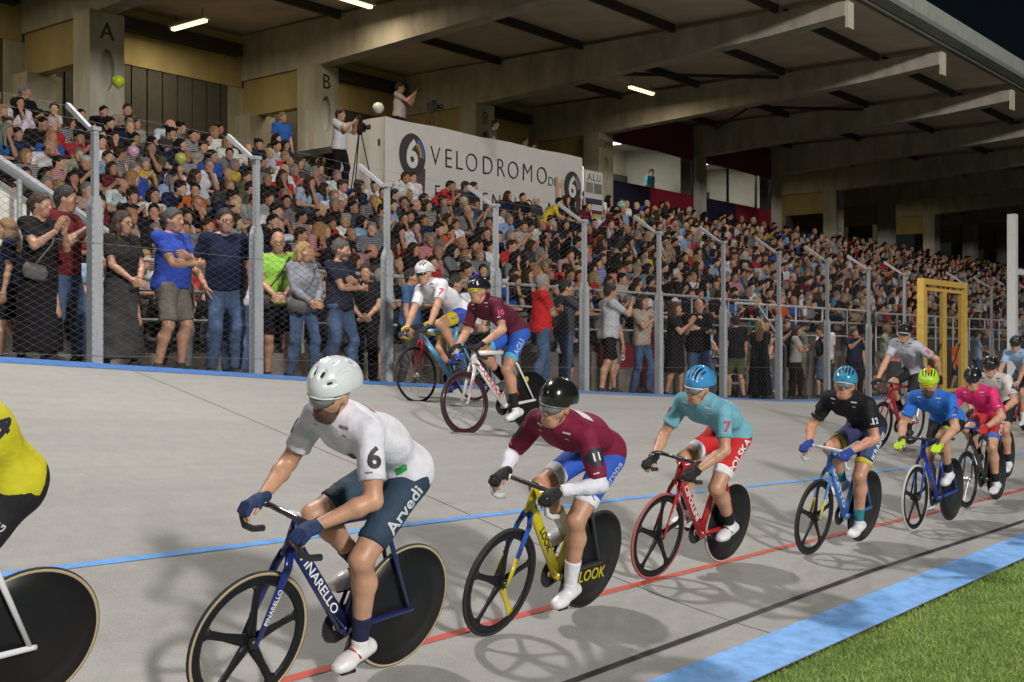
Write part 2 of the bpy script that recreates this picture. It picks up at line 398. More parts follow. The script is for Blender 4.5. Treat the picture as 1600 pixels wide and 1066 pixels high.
# ------------------------------------------------------------------ lettering
_T = {}
def text_mesh(s, ext=0.0, bold=0.0):
    if (s, ext, bold) in _T: return _T[(s, ext, bold)]
    cu = bpy.data.curves.new('lettering', 'FONT'); cu.body = s; cu.align_x = 'CENTER'; cu.align_y = 'CENTER'; cu.extrude = ext; cu.offset = bold; cu.resolution_u = 3
    o = bpy.data.objects.new('tmp_lettering', cu); col.objects.link(o)
    dg = bpy.context.evaluated_depsgraph_get()
    me = bpy.data.meshes.new_from_object(o.evaluated_get(dg)); bpy.data.objects.remove(o); bpy.data.curves.remove(cu)
    _T[(s, ext, bold)] = me
    return me
def lettering(s, size, m, o, x, y, parent=None, ext=.002, bold=0., stretch=1.):
    x = unit(np.array(x, float)); y = unit(np.array(y, float)); z = np.cross(x, y)
    me = text_mesh(s, ext / size, bold).copy(); M = np.array([x * size * stretch, y * size, z * size]).T
    n = len(me.vertices); c = np.zeros(n * 3); me.vertices.foreach_get('co', c); c = c.reshape(-1, 3) @ M.T + np.array(o, float)
    me.vertices.foreach_set('co', c.ravel()); me.update()
    return link('lettering', me, parent, m)
def decal(s, size, m, target, o, x, nrm, parent, bold=0., stretch=1., poly=None, off=.003):
    """print laid on a curved garment: flat outline pressed onto the surface along -nrm"""
    x = unit(np.array(x, float)); nrm = unit(np.array(nrm, float)); x = unit(x - nrm * (x @ nrm)); y = np.cross(nrm, x); o = np.array(o, float)
    import bmesh
    bm = bmesh.new()
    if poly is None: bm.from_mesh(text_mesh(s, 0, bold))
    else:
        bm.faces.new([bm.verts.new((a, b, 0)) for a, b in poly])
    bmesh.ops.triangulate(bm, faces=bm.faces[:])
    for _ in range(3):
        lim = .02 / size
        es = [e for e in bm.edges if e.calc_length() > lim]
        if not es: break
        bmesh.ops.subdivide_edges(bm, edges=es, cuts=1); bmesh.ops.triangulate(bm, faces=bm.faces[:])
    me0 = target.data; bvh = BVHTree.FromPolygons([v.co for v in me0.vertices], [tuple(p.vertices) for p in me0.polygons])
    bad = []
    for v in bm.verts:
        p = Vector(o + x * v.co.x * size * stretch + y * v.co.y * size + nrm * .15); h = bvh.ray_cast(p, Vector(-nrm), .4)
        if h[0] is None: bad.append(v)
        else: v.co = h[0] + Vector(nrm) * off
    bmesh.ops.delete(bm, geom=bad, context='VERTS')
    me = bpy.data.meshes.new('lettering'); bm.to_mesh(me); bm.free()
    return link('lettering' if poly is None else 'printed_panel', me, parent, m)

# ================================================================== the setting
YI, YO = 3.05, 10.4                      # inner and outer edge of the track
def edge(x): return np.interp(x, [-30, -8, 0, 5.1, 10, 18.9, 21, 26, 32, 120], [3.4, 2.95, 2.2, 1.74, 1.40, .92, .80, .68, .62, .6])
def zt(x, y):
    q = np.clip((np.asarray(y, float) - YI) / (YO - YI), 0, 1)
    return edge(x) * q * (1 - .85 * np.exp(-q / .2)) + .006
def strip(name, xs, y0, y1, dz, m, parent=None, ny=2, wob=0.):
    ys = np.linspace(0, 1, ny); v = []; f = []
    for x in xs:
        a = y0(x) if callable(y0) else y0; b = y1(x) if callable(y1) else y1
        for q in ys: yy = a + (b - a) * q; v.append((x, yy, float(zt(x, yy)) + dz))
    for i in range(len(xs) - 1):
        for j in range(ny - 1): f.append((i * ny + j, (i + 1) * ny + j, (i + 1) * ny + j + 1, i * ny + j + 1))
    return link(name, np_mesh(name, v, np.array(f)), parent, m)

# ground: grass infield sheet out to the horizon
soil = mat('turf', (.11, .19, .035), .95, var=.35, scale=3, bump=.5, bscale=60)
ground = MB().add([(-900, -900, -.012), (900, -900, -.012), (900, 900, -.012), (-900, 900, -.012)], [(0, 1, 2, 3)]).build('ground', soil)
tag(ground, kind='structure')

# concrete material of the track: fine speckle, streaks along the riding direction, dark blotches
def track_mat():
    m = bpy.data.materials.new('track_concrete'); m.use_nodes = True
    n = m.node_tree.nodes; l = m.node_tree.links; b = n['Principled BSDF']; b.inputs['Roughness'].default_value = .82; b.inputs['Specular IOR Level'].default_value = .25
    tc = n.new('ShaderNodeTexCoord')
    def nz(scale, sx=(1, 1, 1), det=5):
        mp = n.new('ShaderNodeMapping'); mp.inputs['Scale'].default_value = sx; l.new(tc.outputs['Object'], mp.inputs[0])
        t = n.new('ShaderNodeTexNoise'); t.inputs['Scale'].default_value = scale; t.inputs['Detail'].default_value = det; l.new(mp.outputs[0], t.inputs['Vector']); return t
    def rng_(t, a, b_):
        r = n.new('ShaderNodeMapRange'); r.inputs[1].default_value = .3; r.inputs[2].default_value = .7; r.inputs[3].default_value = a; r.inputs[4].default_value = b_; l.new(t.outputs[0], r.inputs[0]); return r
    a = rng_(nz(150), .82, 1.16); c = rng_(nz(.9, (.3, 1.3, 1)), .91, 1.07); d = rng_(nz(9), .95, 1.05); e = rng_(nz(3.0, (.05, 2.2, 1)), .94, 1.03)
    x = None
    for r in (a, c, d, e):
        if x is None: x = r; continue
        mm = n.new('ShaderNodeMath'); mm.operation = 'MULTIPLY'; l.new(x.outputs[0], mm.inputs[0]); l.new(r.outputs[0], mm.inputs[1]); x = mm
    s = n.new('ShaderNodeVectorMath'); s.operation = 'SCALE'; s.inputs[0].default_value = (.345, .336, .316); l.new(x.outputs[0], s.inputs['Scale']); l.new(s.outputs[0], b.inputs['Base Color'])
    bp = n.new('ShaderNodeBump'); bp.inputs['Strength'].default_value = .35; bp.inputs['Distance'].default_value = .004; l.new(nz(150).outputs[0], bp.inputs['Height']); l.new(bp.outputs[0], b.inputs['Normal'])
    return m
TRACK = track_mat()
track = tag(empty('track'), kind='structure')
JX = [-23.25, -13.25, -3.25, 6.75, 16.75, 26.75, 36.75, 46.75, 58, 70, 85, 100]
for a, b in zip(JX[:-1], JX[1:]):
    strip('slab', np.linspace(a + .006, b - .006, 9), YI, YO, 0, TRACK, track, 25)
strip('joint_filler', np.linspace(-23, 100, 60), YI, YO, -.012, mat('joint', (.05, .048, .045), .9), track, 12)
MX = list(np.linspace(-20, 30, 60)) + list(np.linspace(31, 100, 25))
def worn(name, c, wear=.22):
    m = mat(name, c, .7, var=wear, scale=9, bump=.1); return m
azure = worn('azure_paint', (.20, .43, .82), .3)
strip('azure_band', MX, 3.052, 3.42, .004, azure, track, 3)
def yb(x): return float(np.interp(x, [3, 6, 9, 12, 18, 30], [5.80, 5.80, 5.74, 5.56, 5.3, 5.1]))
def yr(x): return float(np.interp(x, [3, 6, 9, 12, 18, 30], [4.34, 4.39, 4.37, 4.27, 4.17, 4.1]))
def yk(x): return float(np.interp(x, [3, 6, 9, 12, 18, 30], [3.61, 3.64, 3.67, 3.60, 3.57, 3.55]))
strip('black_line', MX, yk, lambda x: yk(x) + .05, .004, worn('black_paint', (.035, .033, .035), .3), track)
strip('red_line', MX, yr, lambda x: yr(x) + .05, .004, worn('red_paint', (.48, .075, .05)), track)
strip('blue_line', MX, yb, lambda x: yb(x) + .055, .004, worn('blue_paint', (.11, .33, .74)), track)
strip('top_blue_strip', MX, 10.16, 10.4, .004, worn('dark_blue_paint', (.05, .16, .42)), track)
# walkway behind the fence, level with the top of the banking
wm = mat('walkway_asphalt', (.13, .125, .115), .9, var=.25, scale=4, bump=.2)
v = []; f = []
xs = np.linspace(-20, 100, 61)
for x in xs:
    for yy, dz in ((YO + .003, -.005), (12.9, -.03)): v.append((x, yy, float(edge(x)) + dz))
for i in range(60): f.append((2 * i, 2 * i + 2, 2 * i + 3, 2 * i + 1))
walk = link('walkway', np_mesh('walkway', v, np.array(f)), None, wm); tag(walk, kind='structure')

# grass blades
def grass():
    N = 190000
    x = rng.uniform(4.5, 26, N * 3); y = rng.uniform(-3, YI + .16, N * 3)
    d = .7775 * x + .629 * y; r = .629 * x - .7775 * y; u = 800 + 1884 * r / d; vv = 545 + 1884 * 1.78 / d
    keep = (d > 3) & (u > 1150) & (u < 1680) & (vv < 1110) & (rng.uniform(0, 1, N * 3) < np.clip(60 / d ** 2, .06, 1)) & (y < YI + .06 + .04 * np.sin(x * 3.1) * np.sin(x * 7.7 + 1) + .03 * rng.normal(size=N * 3))
    x, y = x[keep][:N], y[keep][:N]; n = len(x); h = rng.uniform(.012, .027, n); g = rng.uniform(0, 6.28, n); w = rng.uniform(.002, .0035, n) * (1 + .05 * x)
    lx, ly = rng.normal(0, .011, n), rng.normal(0, .011, n); dx, dy = np.cos(g) * w, np.sin(g) * w; z = -.012 * np.ones(n)
    P = np.stack([np.stack([x - dx, y - dy, z], 1), np.stack([x + dx, y + dy, z], 1), np.stack([x + lx, y + ly, z + h], 1)], 1).reshape(-1, 3)
    me = np_mesh('grass', P, np.arange(3 * n).reshape(-1, 3), False)
    m = bpy.data.materials.new('grass_blades'); m.use_nodes = True; nn = m.node_tree.nodes; l = m.node_tree.links; b = nn['Principled BSDF']; b.inputs['Roughness'].default_value = .6
    tc = nn.new('ShaderNodeTexCoord'); nz = nn.new('ShaderNodeTexNoise'); nz.inputs['Scale'].default_value = 2.2; nz.inputs['Detail'].default_value = 8; nz.inputs['Roughness'].default_value = .8; l.new(tc.outputs['Object'], nz.inputs['Vector'])
    cr = nn.new('ShaderNodeValToRGB'); e = cr.color_ramp.elements; e[0].position = .32; e[0].color = (.14, .24, .035, 1); e[1].position = .68; e[1].color = (.34, .45, .11, 1)
    l.new(nz.outputs[0], cr.inputs[0]); l.new(cr.outputs[0], b.inputs['Base Color'])
    o = link('grass', me, None, m); tag(o, 'short mown green grass of the infield beside the track', 'grass', kind='stuff')
grass()

# ------------------------------------------------------------------ grandstand
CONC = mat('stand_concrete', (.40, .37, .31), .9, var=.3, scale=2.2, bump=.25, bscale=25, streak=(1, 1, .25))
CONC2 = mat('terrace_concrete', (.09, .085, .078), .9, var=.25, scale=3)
CEIL = mat('roof_underside', (.60, .49, .38), .9, var=.2, scale=1.3)
STEEL = mat('purlin_steel', (.035, .03, .027), .7, var=.2)
WALLY = mat('yellow_lit_concrete', (.40, .31, .14), .9, var=.22, scale=1.5, streak=(1, 1, .3))  # concrete wall; the yellow of the lamplight is put into its base colour
DARKP = mat('dark_shutter', (.075, .07, .06), .7, var=.2)
MAROON = mat('maroon_board', (.17, .012, .022), .6, var=.15)
stand = tag(empty('grandstand', (0, 0, 0)), 'long concrete grandstand with cantilever roof beams behind the crowd', 'grandstand')
NR, RY, RZ, RD, RH = 13, 13.0, 1.85, .675, .306
X0, X1 = 2.0, 92.0
for i in range(NR):
    y0, z = RY + RD * i, RZ + RH * i
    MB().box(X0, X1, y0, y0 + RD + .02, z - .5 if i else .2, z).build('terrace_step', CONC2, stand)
    MB().box(X0, X1, y0 + RD + .04, y0 + RD + .26, z + RH + .002, z + RH + .06).build('bench', mat('bench_wood', (.16, .12, .08), .7), stand)
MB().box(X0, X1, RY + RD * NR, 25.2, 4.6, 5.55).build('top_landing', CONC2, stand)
# front parapet of the terraces
MB().box(X0, X1, 12.62, 13.0, .0, 1.72).build('parapet', mat('parapet_concrete', (.17, .145, .12), .9, var=.3, scale=3, bump=.2), stand)
COLX = [8 + 6 * k for k in range(15)]     # 8, 14 (A), 20 (B), 26 (B), 32 ...
LET = {14: 'A', 20: 'B', 26: 'B'}
def beam_bot(y): return 8.68 + (22 - y) * .049 if y < 22 else 8.68
def roof_z(y): return 9.86 - (22 - y) * .006
for cx in COLX:
    # column as a slab pier with an oval recess
    w = .40; poly = [(-w, 5.5), (w, 5.5), (w, 8.68), (-w, 8.68)]
    c = MB()
    n = 20; oc = (0, 7.5); ring = [(oc[0] + .17 * math.cos(2 * math.pi * k / n), oc[1] + .43 * math.sin(2 * math.pi * k / n)) for k in range(n)]
    def outer(a):
        # point on the rectangle in the direction of the recess point
        dx, dz = math.cos(a), math.sin(a); t = min(w / abs(dx) if abs(dx) > 1e-6 else 9e9, ((8.68 - oc[1]) if dz > 0 else (oc[1] - 5.5)) / abs(dz) if abs(dz) > 1e-6 else 9e9)
        return (oc[0] + dx * t, oc[1] + dz * t)
    angs = sorted(set([2 * math.pi * k / n for k in range(n)] + [math.atan2(b - oc[1], a - oc[0]) % (2 * math.pi) for a, b in poly]))
    N_ = len(angs); vs = []
    for a in angs:
        ix, iz = oc[0] + .17 * math.cos(a), oc[1] + .43 * math.sin(a); ox, oz = outer(a)
        vs += [(cx + ix, 22, iz), (cx + ox, 22, oz), (cx + ix, 22.12, iz), (cx + ox, 22.6, oz)]
    fs = []
    for k in range(N_):
        a, b = 4 * k, 4 * ((k + 1) % N_)
        fs += [(a, a + 1, b + 1, b), (a + 2, a, b, b + 2), (a + 1, a + 3, b + 3, b + 1)]
    fs.append(tuple(4 * k + 2 for k in range(N_)))
    c.add(vs, fs); co = c.build('column', CONC, stand)
    MB().box(cx - .14, cx + .14, 22.602, 24.98, 7.75, 8.675).build('cross_wall', WALLY, stand); MB().box(cx - .41, cx + .41, 24.4, 25.0, 5.56, 7.748).build('cross_wall', CONC, stand)
    MB().box(cx - .62, cx + .62, 25.001, 25.2, 5.56, 8.498).build('pier_back', CONC, stand)
    if cx in LET: lettering(LET[cx], .50, flat((.02, .02, .02)), (cx, 21.994, 8.27), (1, 0, 0), (0, 0, 1), co, .003)
    if cx == 32:
        o = lettering('STAMPA', .34, flat((.02, .02, .02)), (cx, 21.994, 8.32), (1, 0, 0), (0, 0, 1), co, .003, stretch=.62)
    # tapered roof beam reaching out over the seats
    b = MB(); yt = 11.25; w = .21
    prof = [(25.1, 8.68), (22, 8.68), (13.2, beam_bot(13.2)), (yt, 9.28), (yt, 9.60), (25.1, 9.855)]
    b.prism(prof, 'x', cx - w, cx + w); bo = b.build('roof_beam', mat('beam_concrete', (.42, .375, .31), .9, var=.35, scale=2.2, bump=.25, bscale=25, streak=(1, 1, .35)), stand)
    cp = MB().box(cx - .16, cx + .16, yt - .07, yt - .003, 9.02, 9.62).build('beam_cap', mat('beam_cap_paint', (.62, .55, .44), .7), bo)
# roof deck, bay by bay, and steel purlins
for a, b in zip(COLX[:-1], COLX[1:]):
    q = []
    for (x, y) in ((a, 10.95), (b, 10.95), (b, 25.3), (a, 25.3)): q.append((x, y, roof_z(y) + .004))
    q += [(x, y, z + .16) for x, y, z in q]
    MB().hexa(q).build('roof_panel', CEIL, stand)
    for y in (12.9, 15.7, 18.5, 21.3):
        MB().box(a + .22, b - .22, y - .05, y + .05, roof_z(y) - .20, roof_z(y) - .002).build('purlin', STEEL, stand)
for a in (32, 62):     # wind bracing in some bays
    for p, q in (((a + .3, 15.8), (a + 5.7, 21.2)), ((a + .3, 21.2), (a + 5.7, 15.8))):
        MB().tube([(p[0], p[1], 9.55 if p[1] < 18 else 9.58), (q[0], q[1], 9.56)], (.05, .07), 4, (0, 0, 1)).build('wind_brace', STEEL, stand)
MB().tube([(26.3, 21.2, 9.55), (31.7, 15.8, 9.56)], (.05, .07), 4, (0, 0, 1)).build('wind_brace', STEEL, stand)
# fascia and gutter along the roof edge
FAS = mat('fascia_sheet', (.40, .42, .37), .55, var=.2, scale=2, streak=(3, 1, 1))
MB().box(8, 92, 10.78, 10.945, 9.93, 10.38).build('fascia', FAS, stand)
MB().prism([(10.70, 9.80), (10.95, 9.74), (10.95, 9.925), (10.70, 9.925)], 'x', 8, 92).build('gutter', mat('gutter_zinc', (.24, .25, .23), .5, var=.15), stand)
MB().tube([(8, 11.04, 9.72), (92, 11.04, 9.72)], .035, 8, (0, 0, 1)).build('edge_pipe', mat('pipe_zinc', (.2, .2, .19), .5), stand)
MB().tube([(8, 11.13, 9.70), (92, 11.13, 9.70)], .03, 8, (0, 0, 1)).build('edge_pipe', _M['pipe_zinc'], stand)
# back wall between the piers
for k, (a, b) in enumerate(zip(COLX[:-1], COLX[1:])):
    x0, x1 = a + .40, b - .40
    if a in (32, 38): continue
    MB().box(x0 - .2, x1 + .2, 24.985, 25.2, 8.50, 9.84).build('upper_wall', WALLY, stand)
    if a < 68:
        MB().box(x0 - .2, x1 + .2, 24.985, 25.2, 5.2, 6.5).build('lower_wall', CONC, stand)
        if a < 40:
            n = 12; w = (x1 - x0) / n
            for j in range(n): MB().box(x0 + j * w + .02, x0 + (j + 1) * w - .02, 25.02, 25.1, 6.5, 8.5).build('shutter_panel', DARKP, stand)
            MB().box(x0, x1, 25.11, 25.18, 6.45, 8.52).build('shutter_backing', STEEL, stand)
        else:
            MB().box(x0 - .2, x1 + .2, 24.985, 25.2, 6.504, 7.1).build('sill_wall', WALLY, stand)
            MB().box(x0 - .2, x1 + .2, 27.0, 27.2, 5.5, 9.8).build('rear_wall', WALLY, stand)
    MB().box(x0, x1, 24.7, 24.98, 9.25, 9.55).build('tie_beam', STEEL, stand)
# press boxes between the piers
GL = bpy.data.materials.new('window_glass'); GL.use_nodes = True
gb = GL.node_tree.nodes['Principled BSDF']; gb.inputs['Base Color'].default_value = (.75, .8, .8, 1); gb.inputs['Roughness'].default_value = .03; gb.inputs['Transmission Weight'].default_value = .96; gb.inputs['IOR'].default_value = 1.02
WHITEW = mat('white_wall', (.62, .6, .54), .9, var=.08)
REDB = mat('red_board', (.20, .010, .022), .6, var=.15); NAVYB = mat('navy_board', (.012, .012, .035), .6, var=.15)
for a in (32, 38):
    x0, x1 = a + .41, a + 5.59
    pb = MB().box(x0, x1, 22.06, 22.16, 8.52, 9.7).build('press_box_header', MAROON, stand)
    m_ = (x0 + x1) / 2
    MB().box(x0, m_ - .3, 22.05, 22.15, 6.15, 7.25).build('apron_board', NAVYB, stand)
    MB().box(m_ - .297, x1, 22.05, 22.15, 6.15, 7.25).build('apron_board', REDB, stand)
    for x in ([x0, x0 + 1.7, x1 - 1.25, x1 - .06] if a == 38 else [x0, x1 - .06]): MB().box(x, x + .06, 22.06, 22.14, 7.252, 8.518).build('window_mullion', BLACKP, stand)
    MB().box(x0 + .06, x1 - .06, 22.09, 22.10, 7.254, 8.516).build('window_pane', GL, stand)
    MB().box(x0, x1, 24.6, 24.7, 5.8, 9.8).build('room_wall', WHITEW, stand)
    MB().box(x1 - .5, x1 - .42, 22.3, 24.6, 5.8, 9.0).build('room_partition', WHITEW, stand)
    MB().box(x0, x1, 22.2, 24.6, 9.02, 9.1).build('room_ceiling', WHITEW, stand)
    MB().box(x0, x1, 22.2, 24.6, 6.4, 6.48).build('room_floor', DARKP, stand)
    MB().box(x0 + 2.2, x0 + 4.6, 24.50, 24.59, 7.0, 8.1).build('room_doorway', DARKP, stand)
    tube = MB().box(x0 + 1.5, x0 + 2.7, 23.3, 23.42, 8.96, 9.015).build('press_room_lamp', mat('lamp_white', (1, .97, .9), .5, var=0, emit=5))
    L = bpy.data.lights.new('room_light', 'AREA'); L.size = 1.0; L.energy = 75; L.color = (1, .93, .8); lo = bpy.data.objects.new('room_light', L); col.objects.link(lo); lo.location = (x0 + 2.1, 23.36, 8.9)
    tag(tube, 'lit ceiling lamp inside the %s press room' % ('nearer' if a == 32 else 'farther'), 'lamp', 'press room lamps')
# fluorescent fittings hanging from the roof
def tube_lamp(x, y, z, along, label, E_=60):
    r = tag(empty('fluorescent_lamp', (x, y, z), 0 if along == 'x' else R(90)), label, 'lamp', 'fluorescent lamps under the roof')
    MB().box(-.68, .68, -.10, .10, .03, .09).build('housing', mat('lamp_housing', (.5, .5, .46), .5), r)
    MB().box(-.62, .62, -.05, .05, -.03, .028).build('diffuser', mat('lamp_diffuser', (1, .80, .36), .4, var=0, emit=3.2), r)
    for s in (-.5, .5): MB().tube([(s, 0, .09), (s, 0, .32)], .01, 5).build('hanger', STEEL, r)
    L = bpy.data.lights.new('tube_light', 'AREA'); L.shape = 'RECTANGLE'; L.size = 1.3; L.size_y = .16; L.energy = E_; L.color = (1, .87, .60)
    lo = bpy.data.objects.new('tube_light', L); col.objects.link(lo); lo.parent = r; lo.location = (0, 0, -.07)
tube_lamp(16.95, 23.3, 9.25, 'y', 'lit yellow fluorescent lamp above the row near column A')
tube_lamp(18.45, 19.5, 9.45, 'x', 'lit fluorescent lamp at the top edge beside the beam of column B')
tube_lamp(21.3, 23.6, 9.55, 'x', 'lit lamp hidden behind the first big roof beam')
tube_lamp(29.9, 19.3, 9.35, 'x', 'bright lit fluorescent lamp under the roof above the press box')
tube_lamp(47.0, 23.6, 9.4, 'x', 'unseen lamp added to light the back wall past the press boxes', 18)  # unseen lamp, added to brighten the back wall of this bay
tube_lamp(59.0, 23.6, 9.4, 'x', 'unseen lamp added to light the far back wall', 18)  # another added lamp, not visible, lifting the far wall
tube_lamp(11.0, 23.2, 9.25, 'y', 'unseen lamp added past the frame at the near end of the stand')  # added out of view, kept for the light it gives

# floodlights bolted to the roof edge (above the frame): they light the track steeply from the stand side
def floodlight(x, e, which):
    r = tag(empty('roof_floodlight', (x, 10.62, 10.85)), which + ' floodlight on the roof edge above the track', 'floodlight', 'roof edge floodlights')
    MB().box(-.3, .3, -.02, .3, -.05, .4).build('housing', BLACKP, r)
    MB().box(-.27, .27, -.034, -.022, -.02, .37).build('lens', mat('flood_lens', (1, .95, .85), .3, var=0, emit=20), r)
    MB().tube([(0, .15, -.47), (0, .15, -.05)], .04, 8).build('bracket', STEEL, r)
    L = bpy.data.lights.new('flood', 'SPOT'); L.energy = e; L.spot_size = R(140); L.spot_blend = .6; L.shadow_soft_size = .45; L.color = (1, .97, .93)
    lo = bpy.data.objects.new('flood', L); col.objects.link(lo); lo.parent = r; lo.location = (0, -.14, .15)
    lo.rotation_euler = Vector((0, .62, 1)).to_track_quat('Z', 'Y').to_euler()
for x, e, w in ((-9, 1300, 'nearest'), (6.5, 5600, 'second'), (23.5, 3400, 'third')): floodlight(x, e, w)
# the mast across the infield, behind the camera, that lights the stand and the riders from the front
mast = tag(empty('floodlight_mast', (-6, -30.6, 0)), 'tall floodlight mast across the infield', 'mast')
MB().tube([(0, 0, 0), (0, 0, 17.9)], [.28, .14], 12).build('shaft', mat('mast_zinc', (.35, .36, .36), .5), mast)
for k in range(4): MB().box(-1.6 + .82 * k, -.9 + .82 * k, -.2, .12, 17.0, 17.6).build('lamp_head', BLACKP, mast)
L = bpy.data.lights.new('mast_light', 'SPOT'); L.energy = 66000; L.spot_size = R(85); L.spot_blend = .5; L.shadow_soft_size = 1.6; L.color = (1, .965, .93)
lo = bpy.data.objects.new('mast_light', L); col.objects.link(lo); lo.location = (-6, -30, 17.8); lo.rotation_euler = (Vector((-6, -30, 17.8)) - Vector((10, 13, 2))).to_track_quat('Z', 'Y').to_euler()
# white stair parapet with a sloping handrail at the near end
wst = tag(empty('access_stair', (0, 0, 0)), 'white rendered stair wall with sloping grey handrail by the first fence post', 'stair')
MB().prism([(3.0, .8), (7.0, .8), (7.0, 3.36), (6.5, 3.62), (3.0, 5.2)], 'y', 12.36, 12.6).build('side_wall', mat('white_render', (.58, .57, .52), .9, var=.12), wst)
MB().tube([(4.5, 12.0, 4.72), (7.75, 12.0, 3.0)], .06, 10).build('handrail', mat('rail_grey', (.32, .34, .36), .5, var=.15), wst)
for x, z in ((5.2, 4.35), (6.6, 3.6)): MB().tube([(x, 12.0, 1.2), (x, 12.0, z)], .03, 8).build('rail_post', _M['rail_grey'], wst)

# ------------------------------------------------------------------ railing in front of the seats
GALV = mat('galvanised', (.36, .37, .37), .55, var=.22, scale=8)
def railing(x0, x1, y, zb, zt_, label, bright=False):
    r = tag(empty('railing', ((x0 + x1) / 2, y, zb)), label, 'railing', 'railings in front of the seats')
    m = GALV if not bright else mat('bright_rail', (.6, .6, .58), .45, var=.15)
    L = (x1 - x0) / 2
    for z in (zt_ - zb, (zt_ - zb) * .68, (zt_ - zb) * .36): MB().tube([(-L, 0, z), (L, 0, z)], .028 if z > .9 else .02, 8, (0, 0, 1)).build('rail', m, r)
    n = max(2, int(round((x1 - x0) / 1.5)) + 1)
    for i in range(n): MB().tube([(-L + 2 * L * i / (n - 1), 0, -.15), (-L + 2 * L * i / (n - 1), 0, zt_ - zb)], .024, 8).build('rail_post', m, r)
railing(8.2, 17.2, 12.8, 1.72, 2.87, 'grey tube railing before the seats from the blue polo man to the red shirt man')
railing(17.4, 22.0, 12.8, 1.72, 2.86, 'grey tube railing before the seats beside the dark suited man')
railing(23.6, 31.0, 12.8, 1.72, 2.78, 'bright pale tube railing before the seats left of the yellow gate', True)
railing(31.4, 60.0, 12.8, 1.72, 2.74, 'pale tube railing before the seats beyond the yellow gate', True)
# metal steps up to the seats
st = tag(empty('metal_stair', (22.6, 12.1, .7)), 'small galvanised stair with handrails behind the fifth fence panel', 'stair')
for i in range(5): MB().box(-.75, .75, -.55 + i * .24, -.33 + i * .24, .18 * (i + 1), .18 * (i + 1) + .03).build('tread', GALV, st)
for s in (-.78, .78):
    MB().tube([(s, -.6, .0), (s, -.6, 1.1), (s, .1, 2.1), (s, .75, 2.12), (s, .75, 1.2)], .024, 8, (1, 0, 0)).build('handrail', GALV, st)
    MB().tube([(s, -.6, .55), (s, .1, 1.55), (s, .75, 1.6)], .018, 8, (1, 0, 0)).build('handrail', GALV, st)
MB().tube([(-.78, .1, 2.1), (.78, .1, 2.1)], .02, 8, (0, 0, 1)).build('crossbar', GALV, st)
sg = MB().box(18.1, 19.45, 12.585, 12.61, 1.42, 1.86).build('number_board', MAROON); tag(sg, 'maroon board numbered 28 on the low wall beside the grey shirt man', 'sign')
lettering('2 8', .27, flat((.72, .68, .62)), (18.75, 12.582, 1.64), (1, 0, 0), (0, 0, 1), sg, .002)
gp = MB().box(19.5, 19.95, 12.56, 12.6, 1.05, 2.15).build('maroon_gate_panel', REDB); tag(gp, 'narrow upright maroon panel on the low wall left of the long haired woman', 'panel')

# ------------------------------------------------------------------ chain link fence
FM = mat('fence_wire', (.17, .17, .17), .6, var=.2)
FP = mat('fence_post_paint', (.36, .38, .40), .6, var=.18, scale=5, bump=.1, bscale=20, streak=(3, 3, .5))
fence = tag(empty('chain_link_fence', (0, 10.6, 0)), 'tall galvanised chain link fence with angled post tops along the track', 'fence')
PX = [2.3, 4.45, 6.61, 8.6, 10.64, 12.75, 14.84, 16.95, 19.1, 21.27, 23.45, 25.6, 27.7] + [31.95 + 2.12 * i for i in range(16)]
def ptop(x): return float(np.interp(x, [4, 6.61, 8.6, 10.64, 12.75, 14.84, 16.95, 19.1, 21.27, 23.5, 25.6, 40, 80], [3.98, 3.91, 3.87, 3.78, 3.73, 3.69, 3.67, 3.66, 3.61, 3.59, 3.53, 3.40, 3.2]))
for x in PX:
    zb, z1 = float(edge(x)) - .08, ptop(x)
    p = MB().box(x - .028, x + .028, -.03, .03, zb + .02, z1).build('post', FP, fence)
    w = .062; h = zb + 1.62
    s = MB(); s.prism([(x - w, zb), (x + w, zb), (x + w, h), (x + .03, h + .10), (x - .03, h + .10), (x - w, h)], 'y', -.048, .048); s.build('post_sleeve', FP, p)
    MB().box(x - .045, x + .045, -.045, .045, z1 + .002, z1 + .04).build('post_cap', FP, p)
    MB().hexa([(x - .022, 0, z1 + .0), (x + .022, 0, z1 + .0), (x + .022, .055, z1 + .0), (x - .022, .055, z1 + .0),
               (x - .022, .48, z1 + .34), (x + .022, .48, z1 + .34), (x + .022, .50, z1 + .29), (x - .022, .50, z1 + .29)]).build('overhang_arm', FP, p)
def panel_mesh(w, h, cell=.068, r=.0032):
    n = int(w / cell); m = int(h / cell * 2); V_, F_ = [], []; k = 0
    for i in range(n):
        c = (i + .5) * w / n; hw = w / n / 2 * 1.04
        for a in (0, 1, 2):
            g = 2.094 * a
            for j in range(m + 1):
                V_.append((c + (hw if (j + i) % 2 else -hw) * 1 + r * math.cos(g), r * math.sin(g) * 1.0 + (.003 if j % 2 else -.003), j * h / m))
        for a in (0, 1, 2):
            b = (a + 1) % 3
            for j in range(m): F_.append((k + a * (m + 1) + j, k + b * (m + 1) + j, k + b * (m + 1) + j + 1, k + a * (m + 1) + j + 1))
        k += 3 * (m + 1)
    me = np_mesh('chain_link_mesh', V_, np.array(F_), False); me.materials.append(FM); return me
pm = panel_mesh(1.0, 2.9); PMC = {}
